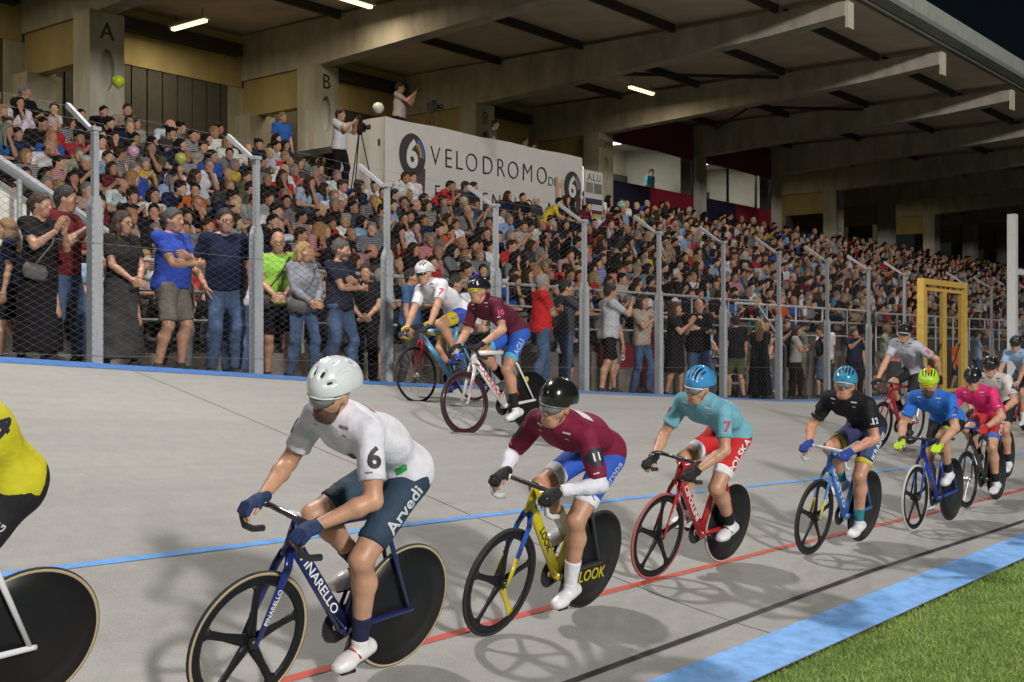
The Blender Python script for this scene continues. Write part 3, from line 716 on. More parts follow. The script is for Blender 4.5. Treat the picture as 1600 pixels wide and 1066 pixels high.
for a, b in zip(PX[:-1], PX[1:]):
    if b - a > 3: continue
    kx = round((b - a - .09), 2)
    if kx not in PMC: PMC[kx] = panel_mesh(kx, 2.9)
    o = link('chain_link_panel', PMC[kx], fence); o.location = (a + .045, -.052, min(ptop(a), ptop(b)) - 2.88)
    for zz in (-.03, -1.1, -2.2): MB().tube([(a, -.058, ptop(a) + zz), (b, -.058, ptop(b) + zz)], .002, 4, (0, 0, 1)).build('tension_wire', FM, fence)
    for q in (.4, .95): MB().tube([(a, .49 * q, ptop(a) + .32 * q), (b, .49 * q, ptop(b) + .32 * q)], .0016, 4, (0, 0, 1)).build('barbed_wire', FM, fence)
# yellow gate frame in the fence
YEL = mat('yellow_gate_paint', (.70, .46, .10), .5, var=.15, bump=.05)
gate = tag(empty('gate', (30.0, 10.5, .6)), 'tall yellow painted double gate frame standing in the fence line', 'gate')
MB().box(-1.55, -1.43, -.08, .08, 0, 2.72).build('gate_post', YEL, gate); MB().box(1.43, 1.55, -.08, .08, 0, 2.72).build('gate_post', YEL, gate)
MB().box(-1.55, 1.55, -.08, .08, 2.722, 2.86).build('lintel', YEL, gate)
for s in (-1.30, .04):
    MB().box(s, s + .07, -.05, .05, .1, 2.66).build('leaf_stile', YEL, gate); MB().box(s + 1.19, s + 1.26, -.05, .05, .1, 2.66).build('leaf_stile', YEL, gate)
    MB().box(s + .07, s + 1.19, -.045, .045, 2.58, 2.655).build('leaf_rail', YEL, gate); MB().box(s + .07, s + 1.19, -.045, .045, .1, .18).build('leaf_rail', YEL, gate)
    MB().tube([(s + .08, 0, .2), (s + 1.18, 0, 1.3)], .02, 6).build('leaf_brace', STEEL, gate)
    q = panel_mesh(1.12, 2.4, .07); o = link('chain_link_panel', q, gate); o.location = (s + .07, -.03, .18)
# white pole with a side arm beyond the gate
pole = tag(empty('white_pole', (33.75, 9.95, .5)), 'tall white pole with a horizontal side arm at the far end', 'pole')
MB().box(-.11, .11, -.11, .11, 0, 4.9).build('shaft', mat('white_paint', (.72, .74, .72), .5, var=.06), pole)
MB().box(.112, 2.4, -.06, .06, 3.3, 3.45).build('side_arm', _M['white_paint'], pole)

# ------------------------------------------------------------------ banner on the camera platform
BAN = mat('banner_vinyl', (.62, .59, .55), .6, var=.06, scale=2, bump=.25, bscale=2.5)
plat = tag(empty('camera_platform', (22.8, 20.6, 4.7)), 'scaffold camera platform behind the white banner', 'platform')
MB().box(-3.8, 3.8, -1.45, 1.3, 1.6, 1.75).build('deck', DARKP, plat)
for x in (-3.6, -1.2, 1.2, 3.6):
    for y in (-1.4, 1.2): MB().tube([(x, y, .05), (x, y, 2.75 if y > 0 else 2.2)], .03, 6).build('upright', GALV, plat)
ban = tag(empty('banner', (22.75, 19.0, 5.15)), 'large white velodrome banner hung on the platform above the seats', 'banner')
# sheet with gentle folds
nx, nz_ = 60, 8; v = []; f = []
for i in range(nx + 1):
    for j in range(nz_ + 1):
        x = -3.75 + 7.5 * i / nx; z = -.35 + 2.13 * j / nz_
        v.append((x, .014 * math.sin(x * 5 + .6 * j) * (1 - .8 * j / nz_) + .006 * math.sin(x * 13 + j), z + (.012 * math.sin(x * 2.6) if j == nz_ else 0)))
for i in range(nx):
    for j in range(nz_): a = i * (nz_ + 1) + j; f.append((a, a + nz_ + 1, a + nz_ + 2, a + 1))
link('front_sheet', np_mesh('front_sheet', v, np.array(f)), ban, BAN)
v = []; f = []
for i in range(13):
    for j in range(9):
        y = .0 + 1.5 * i / 12; z = -.5 + 2.28 * j / 8
        v.append((-3.752 + .06 * math.sin(y * 9 + j * .12) * (1 - .7 * j / 8) - .22 * (1 - j / 8) * (i / 12), y, z))
for i in range(12):
    for j in range(8): a = i * 9 + j; f.append((a, a + 1, a + 10, a + 9))
link('side_sheet', np_mesh('side_sheet', v, np.array(f)), ban, BAN)
INK = flat((.045, .04, .038)); yy = -.030
def bl(s, size, x, z, m=INK, st_=1., bold=-.02): return lettering(s, size, m, (x, yy, z), (1, 0, 0), (0, 0, 1), ban, .002, bold, st_)
for i, ch in enumerate('VELODROMO'):
    xw = [-2.32, -1.83, -1.42, -.93, -.28, .27, .80, 1.43, 2.08][i]; bl(ch, .66, xw * .92 + .02, 1.08, st_=.92)
bl('DI', .34, 2.36, .98)
for i, ch in enumerate('FIORENZUOLA'): bl(ch, .58, -2.05 + i * .43, .22, st_=.85)
def logo(x, z, r):
    d = MB(); n = 36
    d.add([(x + r * .86 * math.cos(2 * math.pi * k / n), -.024, z + r * math.sin(2 * math.pi * k / n)) for k in range(n)], [tuple(range(n))]); d.build('logo_disc', flat((.055, .05, .055)), ban)
    for q, (c, r0, r1) in enumerate((((.08, .16, .5), .72, .86), ((.6, .4, .05), .56, .66), ((.35, .2, .1), .46, .52))):
        a = MB(); pts = []
        for k in range(10): g = R(-5 + 70 * k / 9); pts.append((r0 * math.cos(g), r0 * math.sin(g)))
        for k in range(10): g = R(65 - 70 * k / 9); pts.append((r1 * math.cos(g), r1 * math.sin(g)))
        a.add([(x + p[0] * r * .86 + .02, -.027, z + p[1] * r) for p in pts], [tuple(range(20))]); a.build('logo_arc', flat(c), ban)
    MB().add([(x + .10, -.0225, z - r * .6), (x + r * .86, -.0225, z - r * .5), (x + r * .80, -.0225, z - r * 1.75), (x - .35, -.0225, z - r * 1.6)], [(0, 3, 2, 1)]).build('logo_tail', flat((.075, .06, .065)), ban)
    bl('6', r * 1.75, x - .02, z, flat((.68, .66, .62)), .9, .03)
logo(-2.88, 1.02, .50); logo(3.28, .92, .44)
bl('GIORNI', .24, -2.95, .36, flat((.5, .05, .07)), .95, .0)
# pale church-tower emblem, a faded print
for dx, w, h0, h1, c in ((0, .30, .30, 1.0, (.52, .36, .25)), (-.13, .1, .5, 1.13, (.5, .33, .22)), (.1, .1, .4, 1.08, (.55, .4, .3)), (.0, .08, .4, .85, (.66, .6, .52))):
    k = (dx != 0) * .001 + (w == .08) * .002
    MB().box(2.72 + dx - w / 2, 2.72 + dx + w / 2, -.025 - k, -.021, h0, h1).build('emblem_print', flat(c), ban)
bulb = MB().lathe([(.001, -.13), (.075, -.105), (.125, -.03), (.13, .03), (.08, .105), (.001, .13)], (19.15, 19.35, 7.18), 20, 'z').build('round_white_lamp', mat('bulb_white', (.75, .73, .66), .4, var=.03), None, True); tag(bulb, 'round white globe on the left corner of the banner', 'globe')
pos = MB().box(26.75, 27.62, 19.10, 19.13, 5.35, 6.66).build('poster', mat('poster_paper', (.6, .58, .54), .6, var=.05)); tag(pos, 'small framed poster hung beside the banner right end', 'poster')
lettering('.A.L.U.', .27, INK, (27.2, 19.094, 6.47), (1, 0, 0), (0, 0, 1), pos, .001)
for k, (a, b, c, d, cc) in enumerate(((.05, .40, .70, .98, (.25, .23, .2)), (.45, .82, .70, .98, (.2, .18, .16)), (.04, .83, .40, .55, (.05, .05, .09)), (.04, .83, .14, .24, (.12, .02, .08)), (.04, .83, .06, .138, (.5, .4, .05)))):
    MB().box(26.75 + a, 26.75 + b, 19.092, 19.098, 5.35 + c, 5.35 + d).build('printed_block', flat(cc), pos)

# ================================================================== bicycles
BB = V(0, 0, .285); RA = V(-.395, 0, .334); FA = V(.585, 0, .334); WR = .334
HT, HB = V(.405, 0, .875), V(.437, 0, .765); SC = V(-.165, 0, .86); SAD = V(-.225, 0, 1.035)
TAN = mat('tan_sidewall', (.42, .33, .2), .8, var=.15)
def wheel(root, name, ax, kind, tyre, rim_c=None, spoke_hi=None, logo=None, logo_c=(.6, .6, .6)):
    rm = CARBON if rim_c is None else paint(rim_c)
    c = tuple(ax)
    if kind == 'disc':
        w = MB().lathe([(.001, .032), (.03, .03), (.05, .022), (.20, .019), (.315, .011), (.318, 0), (.315, -.011), (.20, -.019), (.05, -.022), (.03, -.03), (.001, -.032)], c, 56).build(name, rm, root, True)
    else:
        d = .265 if kind != 'thin' else .297
        w = MB().lathe([(d, 0), (d + .012, .009), (.312, .011), (.316, .006), (.316, -.006), (.312, -.011), (d + .012, -.009)], c, 56, closed=True).build(name, rm, root, True)
        h = MB().lathe([(.001, .05), (.02, .048), (.028, .03), (.022, .0), (.028, -.03), (.02, -.048), (.001, -.05)], c, 16); h.build('hub', BLACKP if kind == 'five' else CHROME, w, True)
        if kind == 'five':
            for k in range(5):
                g = R(18 + 72 * k); a = MB(); dx, dz = math.cos(g), math.sin(g)
                p0, p1 = ax + V(dx, 0, dz) * .018, ax + V(dx, 0, dz) * (d + .006)
                t = V(-dz, 0, dx); pts = []
                # blade: wide at hub and rim, narrower in the middle
                q0 = p0 + (p1 - p0) * .55; qe = p0 + (p1 - p0) * .9
                a.tube([p0, p0 + (p1 - p0) * .2, q0, qe, p1], [(.02, .030), (.013, .028), (.008, .020), (.008, .021), (.009, .040)], 10, (0, 1, 0))
                a.build('spoke', (paint(spoke_hi) if spoke_hi is not None and k == 3 else rm), w, True)
        else:
            for k in range(16 if kind == 'deep' else 20):
                g = 2 * math.pi * k / (16 if kind == 'deep' else 20); s = 1 if k % 2 else -1
                MB().tube([ax + V(.02 * math.cos(g + .6), .028 * s, .02 * math.sin(g + .6)), ax + V((d + .01) * math.cos(g), 0, (d + .01) * math.sin(g))], .0016, 4).build('spoke', CHROME, w)
    n = 56; prof = [(WR - .0115 + .0115 * math.cos(2 * math.pi * k / 8), .0118 * math.sin(2 * math.pi * k / 8)) for k in range(8)]
    t = MB().lathe(prof, c, n, closed=True).build('tyre', tyre, w, True)
    if tyre is TAN: MB().lathe([(WR - .0115 + .0125 * math.cos(g), .0125 * math.sin(g)) for g in np.linspace(-.95, .95, 6)], c, n).build('tread', RUBBER, t, True)
    if logo:
        for ly in (1, -1):
            if kind == 'disc': lettering(logo[0], logo[1], flat(logo_c), ax + V(logo[2], .0235 * ly, logo[3]), (V(-1, 0, .0) if ly > 0 else V(1, 0, 0)) if len(logo) < 5 else rotv(V(-ly, 0, 0), V(0, 1, 0), logo[4]), V(0, 0, 1) if len(logo) < 5 else rotv(V(0, 0, 1), V(0, 1, 0), logo[4]), w, .001, .01)
            else:
                pass
    return w
def bicycle(sp, M):
    root = empty('bicycle'); root.matrix_world = M; tag(root, sp['bl'], 'bicycle', 'track bicycles')
    fm = paint(sp['frame']); f2 = paint(sp.get('frame2', sp['frame'])); fk = paint(sp.get('fork', sp['frame']))
    fr = MB(); y = (0, 1, 0)
    fr.tube([HT + V(.006, 0, .02), HB - V(-.006, 0, .02)], (.024, .03), 12, y)
    fr.tube([HB + V(-.01, 0, .03), BB + V(.01, 0, .02)], [(.02, .036), (.021, .042)], 12, y)
    fr.tube([HT - V(.0, 0, .02), SC], [(.017, .026), (.014, .02)], 12, y)
    fr.tube([BB, SC + V(-.01, 0, .05)], [(.02, .045), (.014, .034)], 12, y)
    fr.lathe([(.001, .036), (.026, .036), (.028, .0), (.026, -.036), (.001, -.036)], tuple(BB), 14)
    fo = fr.build('frame', fm, root, True)
    for s in (1, -1):
        MB().tube([BB + V(-.02, .022 * s, 0), BB + V(-.12, .032 * s, .015), RA + V(.0, .058 * s, 0), RA + V(-.025, .058 * s, 0)], [(.011, .02), (.009, .018), (.008, .014), (.008, .012)], 8, y).build('chainstay', f2, root, True)
        MB().tube([SC + V(0, .012 * s, -.09), SC + V(-.03, .034 * s, -.14), RA + V(0, .057 * s, .0)], [(.008, .016), (.008, .015), (.007, .011)], 8, y).build('seatstay', f2, root, True)
    fkp = MB().tube([HB + V(.0, 0, -.01), HB + V(.012, 0, -.045)], (.036, .03), 10, y)
    for s in (1, -1): fkp.tube([HB + V(.008, .02 * s, -.02), HB + V(.025, .042 * s, -.09), FA + V(.0, .05 * s, 0)], [(.014, .026), (.010, .026), (.007, .013)], 10, y)
    fko = fkp.build('fork', fk, root, True)
    if 'fork_tip' in sp:
        for s in (1, -1):
            a = HB + V(.025, .042 * s, -.09); b = FA + V(0, .05 * s, 0)
            MB().tube([a + (b - a) * .55, b + V(0, 0, -.012)], [(.0105, .022), (.009, .016)], 10, y).build('fork_tip', paint(sp['fork_tip']), fko, True)
    MB().tube([SC + V(-.008, 0, .04), SAD + V(.0, 0, -.03)], (.011, .02), 10, y).build('seatpost', CARBON, root, True)
    # saddle: tapering shell
    sd = MB(); sd.tube([SAD + V(-.13, 0, .0), SAD + V(-.11, 0, .005), SAD + V(-.03, 0, -.004), SAD + V(.07, 0, -.008), SAD + V(.145, 0, -.016)], [(.05, .012), (.07, .022), (.05, .022), (.024, .018), (.016, .012)], 12, y)
    so_ = sd.build('saddle', BLACKP, root, True); MB().tube([SAD + V(-.09, .02, -.035), SAD + V(.06, .02, -.035)], .004, 6).build('saddle_rail', CHROME, so_)
    # stem and drop bar
    CL = V(.475, 0, .925)
    MB().tube([HT + V(.003, 0, .035), HT + V(.006, 0, .04) + V(.01, 0, 0), CL], [(.017, .017), (.018, .018), (.019, .019)], 10, y).build('stem', paint(sp.get('stem', (.03, .03, .03))), root, True)
    bar = MB(); tape = []
    top = [CL + V(0, -.15, 0), CL + V(0, -.05, 0), CL + V(0, .05, 0), CL + V(0, .15, 0)]
    bar.tube(top, .0145, 10, (0, 0, 1)); bo = bar.build('handlebar', paint(sp.get('bar', (.03, .03, .03))), root, True)
    for s in (1, -1):
        d = [CL + V(0, .145 * s, 0), CL + V(.012, .178 * s, .0), CL + V(.045, .192 * s, -.002), CL + V(.082, .196 * s, -.025), CL + V(.092, .198 * s, -.068), CL + V(.070, .20 * s, -.112), CL + V(.02, .202 * s, -.135), CL + V(-.045, .203 * s, -.14)]
        MB().tube(d, .0165, 10, (0, 0, 1)).build('grip_tape', paint(sp.get('tape', (.02, .02, .02)), .6), bo, True)
    # cranks: cr is the angle of the left crank (0 forward, 90 down)
    cs = empty('crankset'); cs.parent = root
    cr = R(sp['crank']); up = {}
    MB().lathe([(.03, -.004), (.094, -.004), (.096, 0), (.094, .004), (.03, .004)], (0, -.046, .285), 40, closed=True).build('chainring', BLACKP if 'ring' not in sp else paint(sp['ring']), cs)
    tm = MB()
    for k in range(36):
        g = 2 * math.pi * k / 36; cc = BB + V(.098 * math.cos(g), -.046, .098 * math.sin(g)); tm.box(cc[0] - .004, cc[0] + .004, cc[1] - .002, cc[1] + .002, cc[2] - .004, cc[2] + .004)
    tm.build('chainring_teeth', CHROME, cs)
    ch = MB(); ch.tube([BB + V(0, -.046, .098), RA + V(0, -.046, .034)], .005, 4); ch.tube([BB + V(0, -.046, -.098), RA + V(0, -.046, -.034)], .005, 4); ch.build('chain', STEEL, root)
    for s, ofs in ((1, 0), (-1, math.pi)):
        e = BB + V(.167 * math.cos(cr + ofs), 0, -.167 * math.sin(cr + ofs)); up[s] = e
        MB().tube([BB + V(0, .066 * s, 0), e + V(0, .078 * s, 0)], [(.008, .017), (.007, .012)], 8, y).build('crank_arm', CARBON, cs, True)
        MB().box(e[0] - .045, e[0] + .045, (.088 if s > 0 else -.145), (.145 if s > 0 else -.088), e[2] - .011, e[2] + .006).build('pedal', BLACKP, cs)
    wheel(root, 'front_wheel', FA, sp.get('fw', 'five'), sp.get('ftyre', RUBBER), sp.get('frim'), sp.get('spoke_hi'))
    wheel(root, 'rear_wheel', RA, sp.get('rw', 'disc'), sp.get('rtyre', sp.get('ftyre', RUBBER)), sp.get('rrim'), None, sp.get('disc_text'), sp.get('disc_c', (.6, .6, .6)))
    if sp.get('dt'):
        fa, fb = HB + V(.025, 0, -.09), FA
        for ly in (1, -1):
            o = fa * .5 + fb * .5; o[1] = ly * .0565; dd = unit(fb - fa); lettering(sp['dt'], .034, flat(sp.get('dtc', (.75, .75, .75))), o, -dd * ly, np.cross(V(0, ly, 0), -dd * ly), fko, .001, .01)
        a, b = HB + V(-.03, .021, .0), BB + V(.05, .022, .06); d = unit(b - a)
        for ly in (1, -1):
            o = (a + b) / 2; o[1] = .0225 * ly
            lettering(sp['dt'], .062, flat(sp.get('dtc', (.75, .75, .75))), o, d * ly, np.cross(V(0, ly, 0), d * ly), fo, .001, .01, .47 / (.062 * .62 * len(sp['dt'])) if len(sp['dt']) > 5 else 1.2)
    for g, cc in sp.get('disc_marks', []):
        r_ = .24; px, pz = r_ * math.cos(R(g)), r_ * math.sin(R(g))
        MB().lathe([(.001, .002), (.03, .002), (.03, 0)], (RA[0] + px, .0195, RA[2] + pz), 14).build('disc_mark', flat(cc), bpy.data.objects[sp['_rw']] if '_rw' in sp else root)
    return up

# ================================================================== riders
def helmet(J, sp, parent, vox):
    H, f, u = J['H'], J['hf'], J['hu']; l = np.cross(u, f)
    u2 = unit(u - f * .10); f2 = np.cross(l, u2)
    def at(a, b, c): return H + f2 * a + l * b + u2 * (c + .014)
    m = mat('helmet_' + key(sp['helmet']), sp['helmet'], .22, var=.04, coat=.7)
    low = [(at(0, 0, .018), unit(-u2 - f2 * .12))]
    kind = sp.get('hk', 'road')
    pr = [ell(at(-.012, 0, .045), (f2, l, u2), (.142, .104, .118), .02, low), ell(at(-.09, 0, .035), (f2, l, u2), (.085, .085, .085), .04, low)]
    def slot(g0, g1, b0, b1, w, n=4):
        q = []
        for t in range(n + 1):
            g = R(g0 + (g1 - g0) * t / n); b = b0 + (b1 - b0) * t / n; k = math.sqrt(1 - (b / .106) ** 2)
            q.append(at(-.012 + .142 * k * math.cos(g), b, .045 + .118 * k * math.sin(g)))
        for t in range(n): pr.append(cone(q[t], q[t + 1], w * (.75 if t == 0 else 1), w * (.75 if t == n - 1 else 1), .003, None, None, -1))
    if kind == 'road':
        for b, w in ((0, .013), (.036, .0135), (-.036, .0135), (.069, .0125), (-.069, .0125)):
            slot(14 if abs(b) > .01 else 20, 82, b * .8, b, w); slot(100, 160, b, b * .8, w)
    elif kind == 'aero':
        for s in (1, -1):
            slot(26, 46, s * .022, s * .026, .012, 3); slot(14, 26, s * .052, s * .078, .012, 3); slot(66, 84, s * .03, s * .03, .010, 2)
            slot(50, 100, s * .074, s * .080, .010, 3); slot(110, 150, s * .05, s * .045, .012, 3)
    o = blob('helmet', pr, min(vox * .65, .0065), m, parent)
    if kind != 'smooth':
        inner = [ell(at(-.012, 0, .045), (f2, l, u2), (.133, .095, .109), .02, [(at(0, 0, .03), unit(-u2))])]
        blob('helmet_padding', inner, .012, BLACKP, o)
    st_ = MB()
    for s in (1, -1): st_.tube([at(.0, s * .084, .02), H + f * .03 + l * s * .06 - u * .07, H + f * .045 - u * .122], .004, 5)
    st_.build('chin_strap', BLACKP, o)
    if 'helmet2' in sp:   # coloured centre ridge
        blob('helmet_ridge', [cone(at(.10, .0, .125), at(.0, 0, .168), .013, .015, .01), cone(at(.0, 0, .168), at(-.08, 0, .145), .015, .01, .01)], .008, mat('helmet_' + key(sp['helmet2']), sp['helmet2'], .25), o)
def rider(sp):
    s_ = sp.get('scale', .96)
    x, y = sp['pos']; hd = R(sp.get('head', 180)); z = float(zt(x, y))
    M = Matrix.Translation((x, y, z + .004)) @ Matrix.Rotation(hd, 4, 'Z') @ Matrix.Rotation(-R(sp['lean']), 4, 'X') @ Matrix.Translation((-.095 * s_, 0, 0)) @ Matrix.Scale(s_, 4)
    ped = bicycle(sp, M)
    vox = sp.get('vox', .012); b = sp.get('build', .95)
    th = R(sp.get('torso', 38) - 9.5)
    J = {}; P = V(-.21, 0, 1.112); d = V(math.cos(th), 0, math.sin(th)); J['P'] = P; J['C'] = P + d * .43; J['N'] = P + d * .55 + V(-.0, 0, .012); J['bow'] = -.035
    tw = sp.get('twist', 0)
    J['S'] = [P + d * .495 + V(0, .18, -.012), P + d * .495 + V(0, -.18, -.012)]
    hy, hp = R(sp.get('hyaw', 0)), R(sp.get('hpitch', -2))
    hf = V(math.cos(hp) * math.cos(hy), math.cos(hp) * math.sin(hy), math.sin(hp)); hl = unit(np.cross(V(0, 0, 1), hf)); hu = np.cross(hf, hl)
    J['hf'], J['hu'] = hf, hu; J['H'] = J['N'] + V(.062, 0, .095)
    # hands on the bends of the bar
    J['W'] = []; J['E'] = []; hands = []
    for i, s in enumerate((1, -1)):
        g = V(.535, .195 * s, .905) if sp.get('grip', 'hood') == 'hood' else V(.56, .198 * s, .845)
        if sp.get('raise') == i:
            W = J['S'][i] + V(-.28, .24 * s, -.38); el = ik(J['S'][i], W, .30, .27, V(-.4, .8 * s, 0)); J['W'].append(W); J['E'].append(el); hands.append(hand(W, W - el, V(0, -s, 0), V(1, 0, 0), .3)); continue
        W = g + V(-.062, 0, .035); el = ik(J['S'][i], W, .30, .27, V(-.55, sp.get('elbow', .55) * s, -.25)); J['W'].append(W); J['E'].append(el)
        hands.append(hand(W, V(1, 0, -.35), V(0.1, -.25 * s, -1), V(.1, -s, .15), .95))
    J['T'] = [V(-.20, .085, 1.052), V(-.20, -.085, 1.052)]; J['K'] = []; J['A'] = []; J['tf'] = []; J['dn'] = []
    for i, s in enumerate((1, -1)):
        p = ped[s]; fx = unit(V(.96, .05 * s, -.28)); dn = np.cross(V(0, 1, 0), fx) * -1; dn = -dn if dn[2] > 0 else dn
        A = p + V(0, .112 * s, .025) - fx * .105 - dn * .075
        J['A'].append(A); J['K'].append(ik(J['T'][i], A, .455, .44, V(1, .06 * s, .25))); J['tf'].append(fx); J['dn'].append(dn)
    sk = sp.get('skin', (.50, .27, .17)); J['quads'] = True
    body = torso(J, 0, None, b) + pelvis(J) + [cone(J['N'], J['H'] - J['hu'] * .05, .058, .055)]
    for i in (0, 1):
        T_, K_, A_ = J['T'][i], J['K'][i], J['A'][i]; fr_ = unit(unit(K_ - T_) - unit(A_ - K_))
        body += armu(J, i) + armf(J, i) + thigh(J, i) + shank(J, i) + foot(J, i)
        body += [ell(K_ + fr_ * .022, (fr_, V(0, 1, 0), np.cross(fr_, V(0, 1, 0))), (.038, .036, .042), .02)]
    parts = [surf(body, vox), surf(head(J), min(vox, .0075))] + [surf(h, .0055) for h in hands]
    v, f = join(parts)
    root = link('person', np_mesh('person', v, f), None, skin(sk)); root.matrix_world = M
    tag(root, sp['label'], 'cyclist', 'racing cyclists on the track')
    lat, up, fw = body_axes(J)
    jm = cloth(sp['jersey'], True)
    hp_ = (P - up * .045 - fw * .02, unit(-up - fw * .35)); jp = torso(J, .010, [hp_], b) + pelvis(J, .015, [hp_])
    for q in jp: q['clip'] = q['clip'] + [(J['N'] + up * .035, up)]
    jer = blob('jersey', jp + [q for i in (0, 1) for q in armu(J, i, .011, cut(J['S'][i], J['E'][i], sp.get('sleeve', .68)))], vox, jm, root, 0, .0045, 26)
    blob('collar', [cone(J['N'] + d * .0, J['N'] + d * .03 + V(0, 0, .012), .068, .064, .01, None, [(J['N'] + d * .035, d), (J['N'] - d * .02, -d)])], .008, jm, jer)
    sp.setdefault('sleeve', .68)
    if 'cuff' not in sp: sp['cuff'] = tuple(x * .86 for x in sp['jersey']); sp['cuffw'] = .07
    if 'hem' not in sp: sp['hem'] = tuple(x * .8 + .002 for x in sp['shorts']); sp['hemw'] = .07
    if 'cuff' in sp:
        for i in (0, 1): blob('sleeve_cuff', armu(J, i, .0125, cut(J['S'][i], J['E'][i], sp['sleeve'] + .004) + cut(J['S'][i], J['E'][i], sp['sleeve'] - sp.get('cuffw', .16), False)), .008, cloth(sp['cuff'], True), jer)
    shp = pelvis(J, .006) + torso(J, .004, [(P + up * .10, up)], b)
    f1 = sp.get('shorts_len', .74)
    for i in (0, 1): shp += thigh(J, i, .007, cut(J['T'][i], J['K'][i], f1))
    sh = blob('shorts', shp, vox, cloth(sp['shorts'], True), root, 0, .0028, 34)
    if 'hem' in sp:
        w = sp.get('hemw', .15)
        for i in (0, 1): blob('shorts_hem', thigh(J, i, .0095, cut(J['T'][i], J['K'][i], f1 + .004) + cut(J['T'][i], J['K'][i], f1 - w, False)), .008, cloth(sp['hem'], True), sh)
    if 'side' in sp:   # coloured outer thigh
        for i, s in ((0, 1), (1, -1)): blob('side_panel', thigh(J, i, .0085, cut(J['T'][i], J['K'][i], f1 - .13) + [((J['T'][i] + J['K'][i]) / 2 + V(0, .022 * s, 0), V(0, -s, 0))]), .01, cloth(sp['side'], True), sh)
    for i, s in enumerate((1, -1)):
        so_ = blob('shoe', foot(J, i, .007), .009, mat('shoe_' + key(sp.get('shoes', (.7, .7, .7))), sp.get('shoes', (.7, .7, .7)), .4, var=.06, coat=.2), root)
        dn, tf = J['dn'][i], J['tf'][i]; A = J['A'][i]
        blob('sole', [cone(A + dn * .092 - tf * .05, A + dn * .094 + tf * .14, .012, .012, .01, (np.cross(tf, dn), 2.6))], .008, BLACKP, so_)
        if sp.get('strap'):
            MB().tube([A + dn * .05 + tf * .045 + np.cross(tf, dn) * .052, A + dn * .008 + tf * .06, A + dn * .05 + tf * .045 - np.cross(tf, dn) * .052], .006, 6, tuple(tf)).build('shoe_strap', paint(sp['strap']), so_)
        blob('sock', shank(J, i, .005, cut(J['K'][i], J['A'][i], sp.get('sock_top', .72), False)), .009, cloth(sp.get('socks', (.7, .7, .7)), True), root)
    if 'gloves' in sp:
        for i in (0, 1):
            gl = [dict(q) for q in hands[i][:2]] + [dict(q) for q in hands[i][2::2]][:4] + [dict(hands[i][10])]
            for q in gl: q['ra'] += .004; q['rb'] += .004
            blob('glove', gl, .006, cloth(sp['gloves'], True), root)
    if 'warmers' in sp:
        for i in (0, 1): blob('arm_warmer', armu(J, i, .005, cut(J['S'][i], J['E'][i], .55, False)) + armf(J, i, .006, cut(J['E'][i], J['W'][i], .93)), .01, cloth(sp['warmers'], True), root, 0, .004, 45)
    helmet(J, sp, root, vox)
    lens = mat('lens_' + sp.get('lens', 'dark'), {'dark': (.02, .022, .03), 'yellow': (.45, .36, .03), 'clear': (.18, .19, .2)}[sp.get('lens', 'dark')], .08, var=0, coat=.8)
    glasses(J, root, paint(sp.get('gframe', (.7, .7, .7))), lens, True)
    if sp.get('beard'):
        H, f_, u_ = J['H'], J['hf'], J['hu']; l_ = np.cross(u_, f_)
        blob('beard', [ell(H + f_ * .024 - u_ * .056, (f_, l_, u_), (.073, .061, .068), .02, [(H - u_ * .045 + f_ * .04, unit(u_ - f_ * .35))]), cone(H + f_ * .05 - l_ * .02 - u_ * .094, H + f_ * .05 + l_ * .02 - u_ * .094, .031, .031, .02)], .008, hairm((.09, .05, .03)), root)
    H, f_, u_ = J['H'], J['hf'], J['hu']; l_ = np.cross(u_, f_)
    blob('lips', [cone(H + f_ * .0855 - l_ * .017 - u_ * .0615, H + f_ * .0855 + l_ * .017 - u_ * .0615, .0075, .0075, .004)], .004, skin((.36, .13, .10)), root)
    # prints: sleeve number, thigh lettering, chest patches
    WHT = (.75, .75, .75)
    if 'num' in sp:
        for i, s in enumerate((1, -1)):
            c = J['S'][i] + (J['E'][i] - J['S'][i]) * sp.get('numat', .42); nr = unit(V(.55, .8 * s, .25)); dn = unit(J['E'][i] - J['S'][i]); xr = np.cross(-dn, nr)
            if 'numdisc' in sp:
                decal('', .058, flat(sp['numdisc']), jer, c, xr, nr, jer, poly=[(math.cos(2 * math.pi * k / 18), math.sin(2 * math.pi * k / 18)) for k in range(18)], off=.0025)
            decal(sp['num'], sp.get('nums', .10), flat(sp.get('numc', (.02, .02, .02))), jer, c, xr, nr, jer, bold=.035, off=.0045)
    if 'thigh' in sp:
        for i, s in enumerate((1, -1)):
            c = J['T'][i] + (J['K'][i] - J['T'][i]) * sp.get('thighat', .42); nr = unit(V(.12, s, .15)); ax_ = unit(J['T'][i] - J['K'][i]) * s
            decal(sp['thigh'], sp.get('thighs', .075), flat(sp.get('thighc', WHT)), sh, c, ax_, nr, sh, bold=.02, off=.006)
    if 'back' in sp:
        nr = unit(-fw * .75 + V(0, .8, 0)); decal(sp['back'], .13, flat(sp.get('backc', (.02, .02, .04))), jer, P + d * .26 + V(0, .06, 0) + nr * .06, -d, nr, jer, bold=.03)
    lc = sp.get('logo', (.6, .6, .62) if sum(sp['jersey']) < 1.2 else (.05, .05, .07))
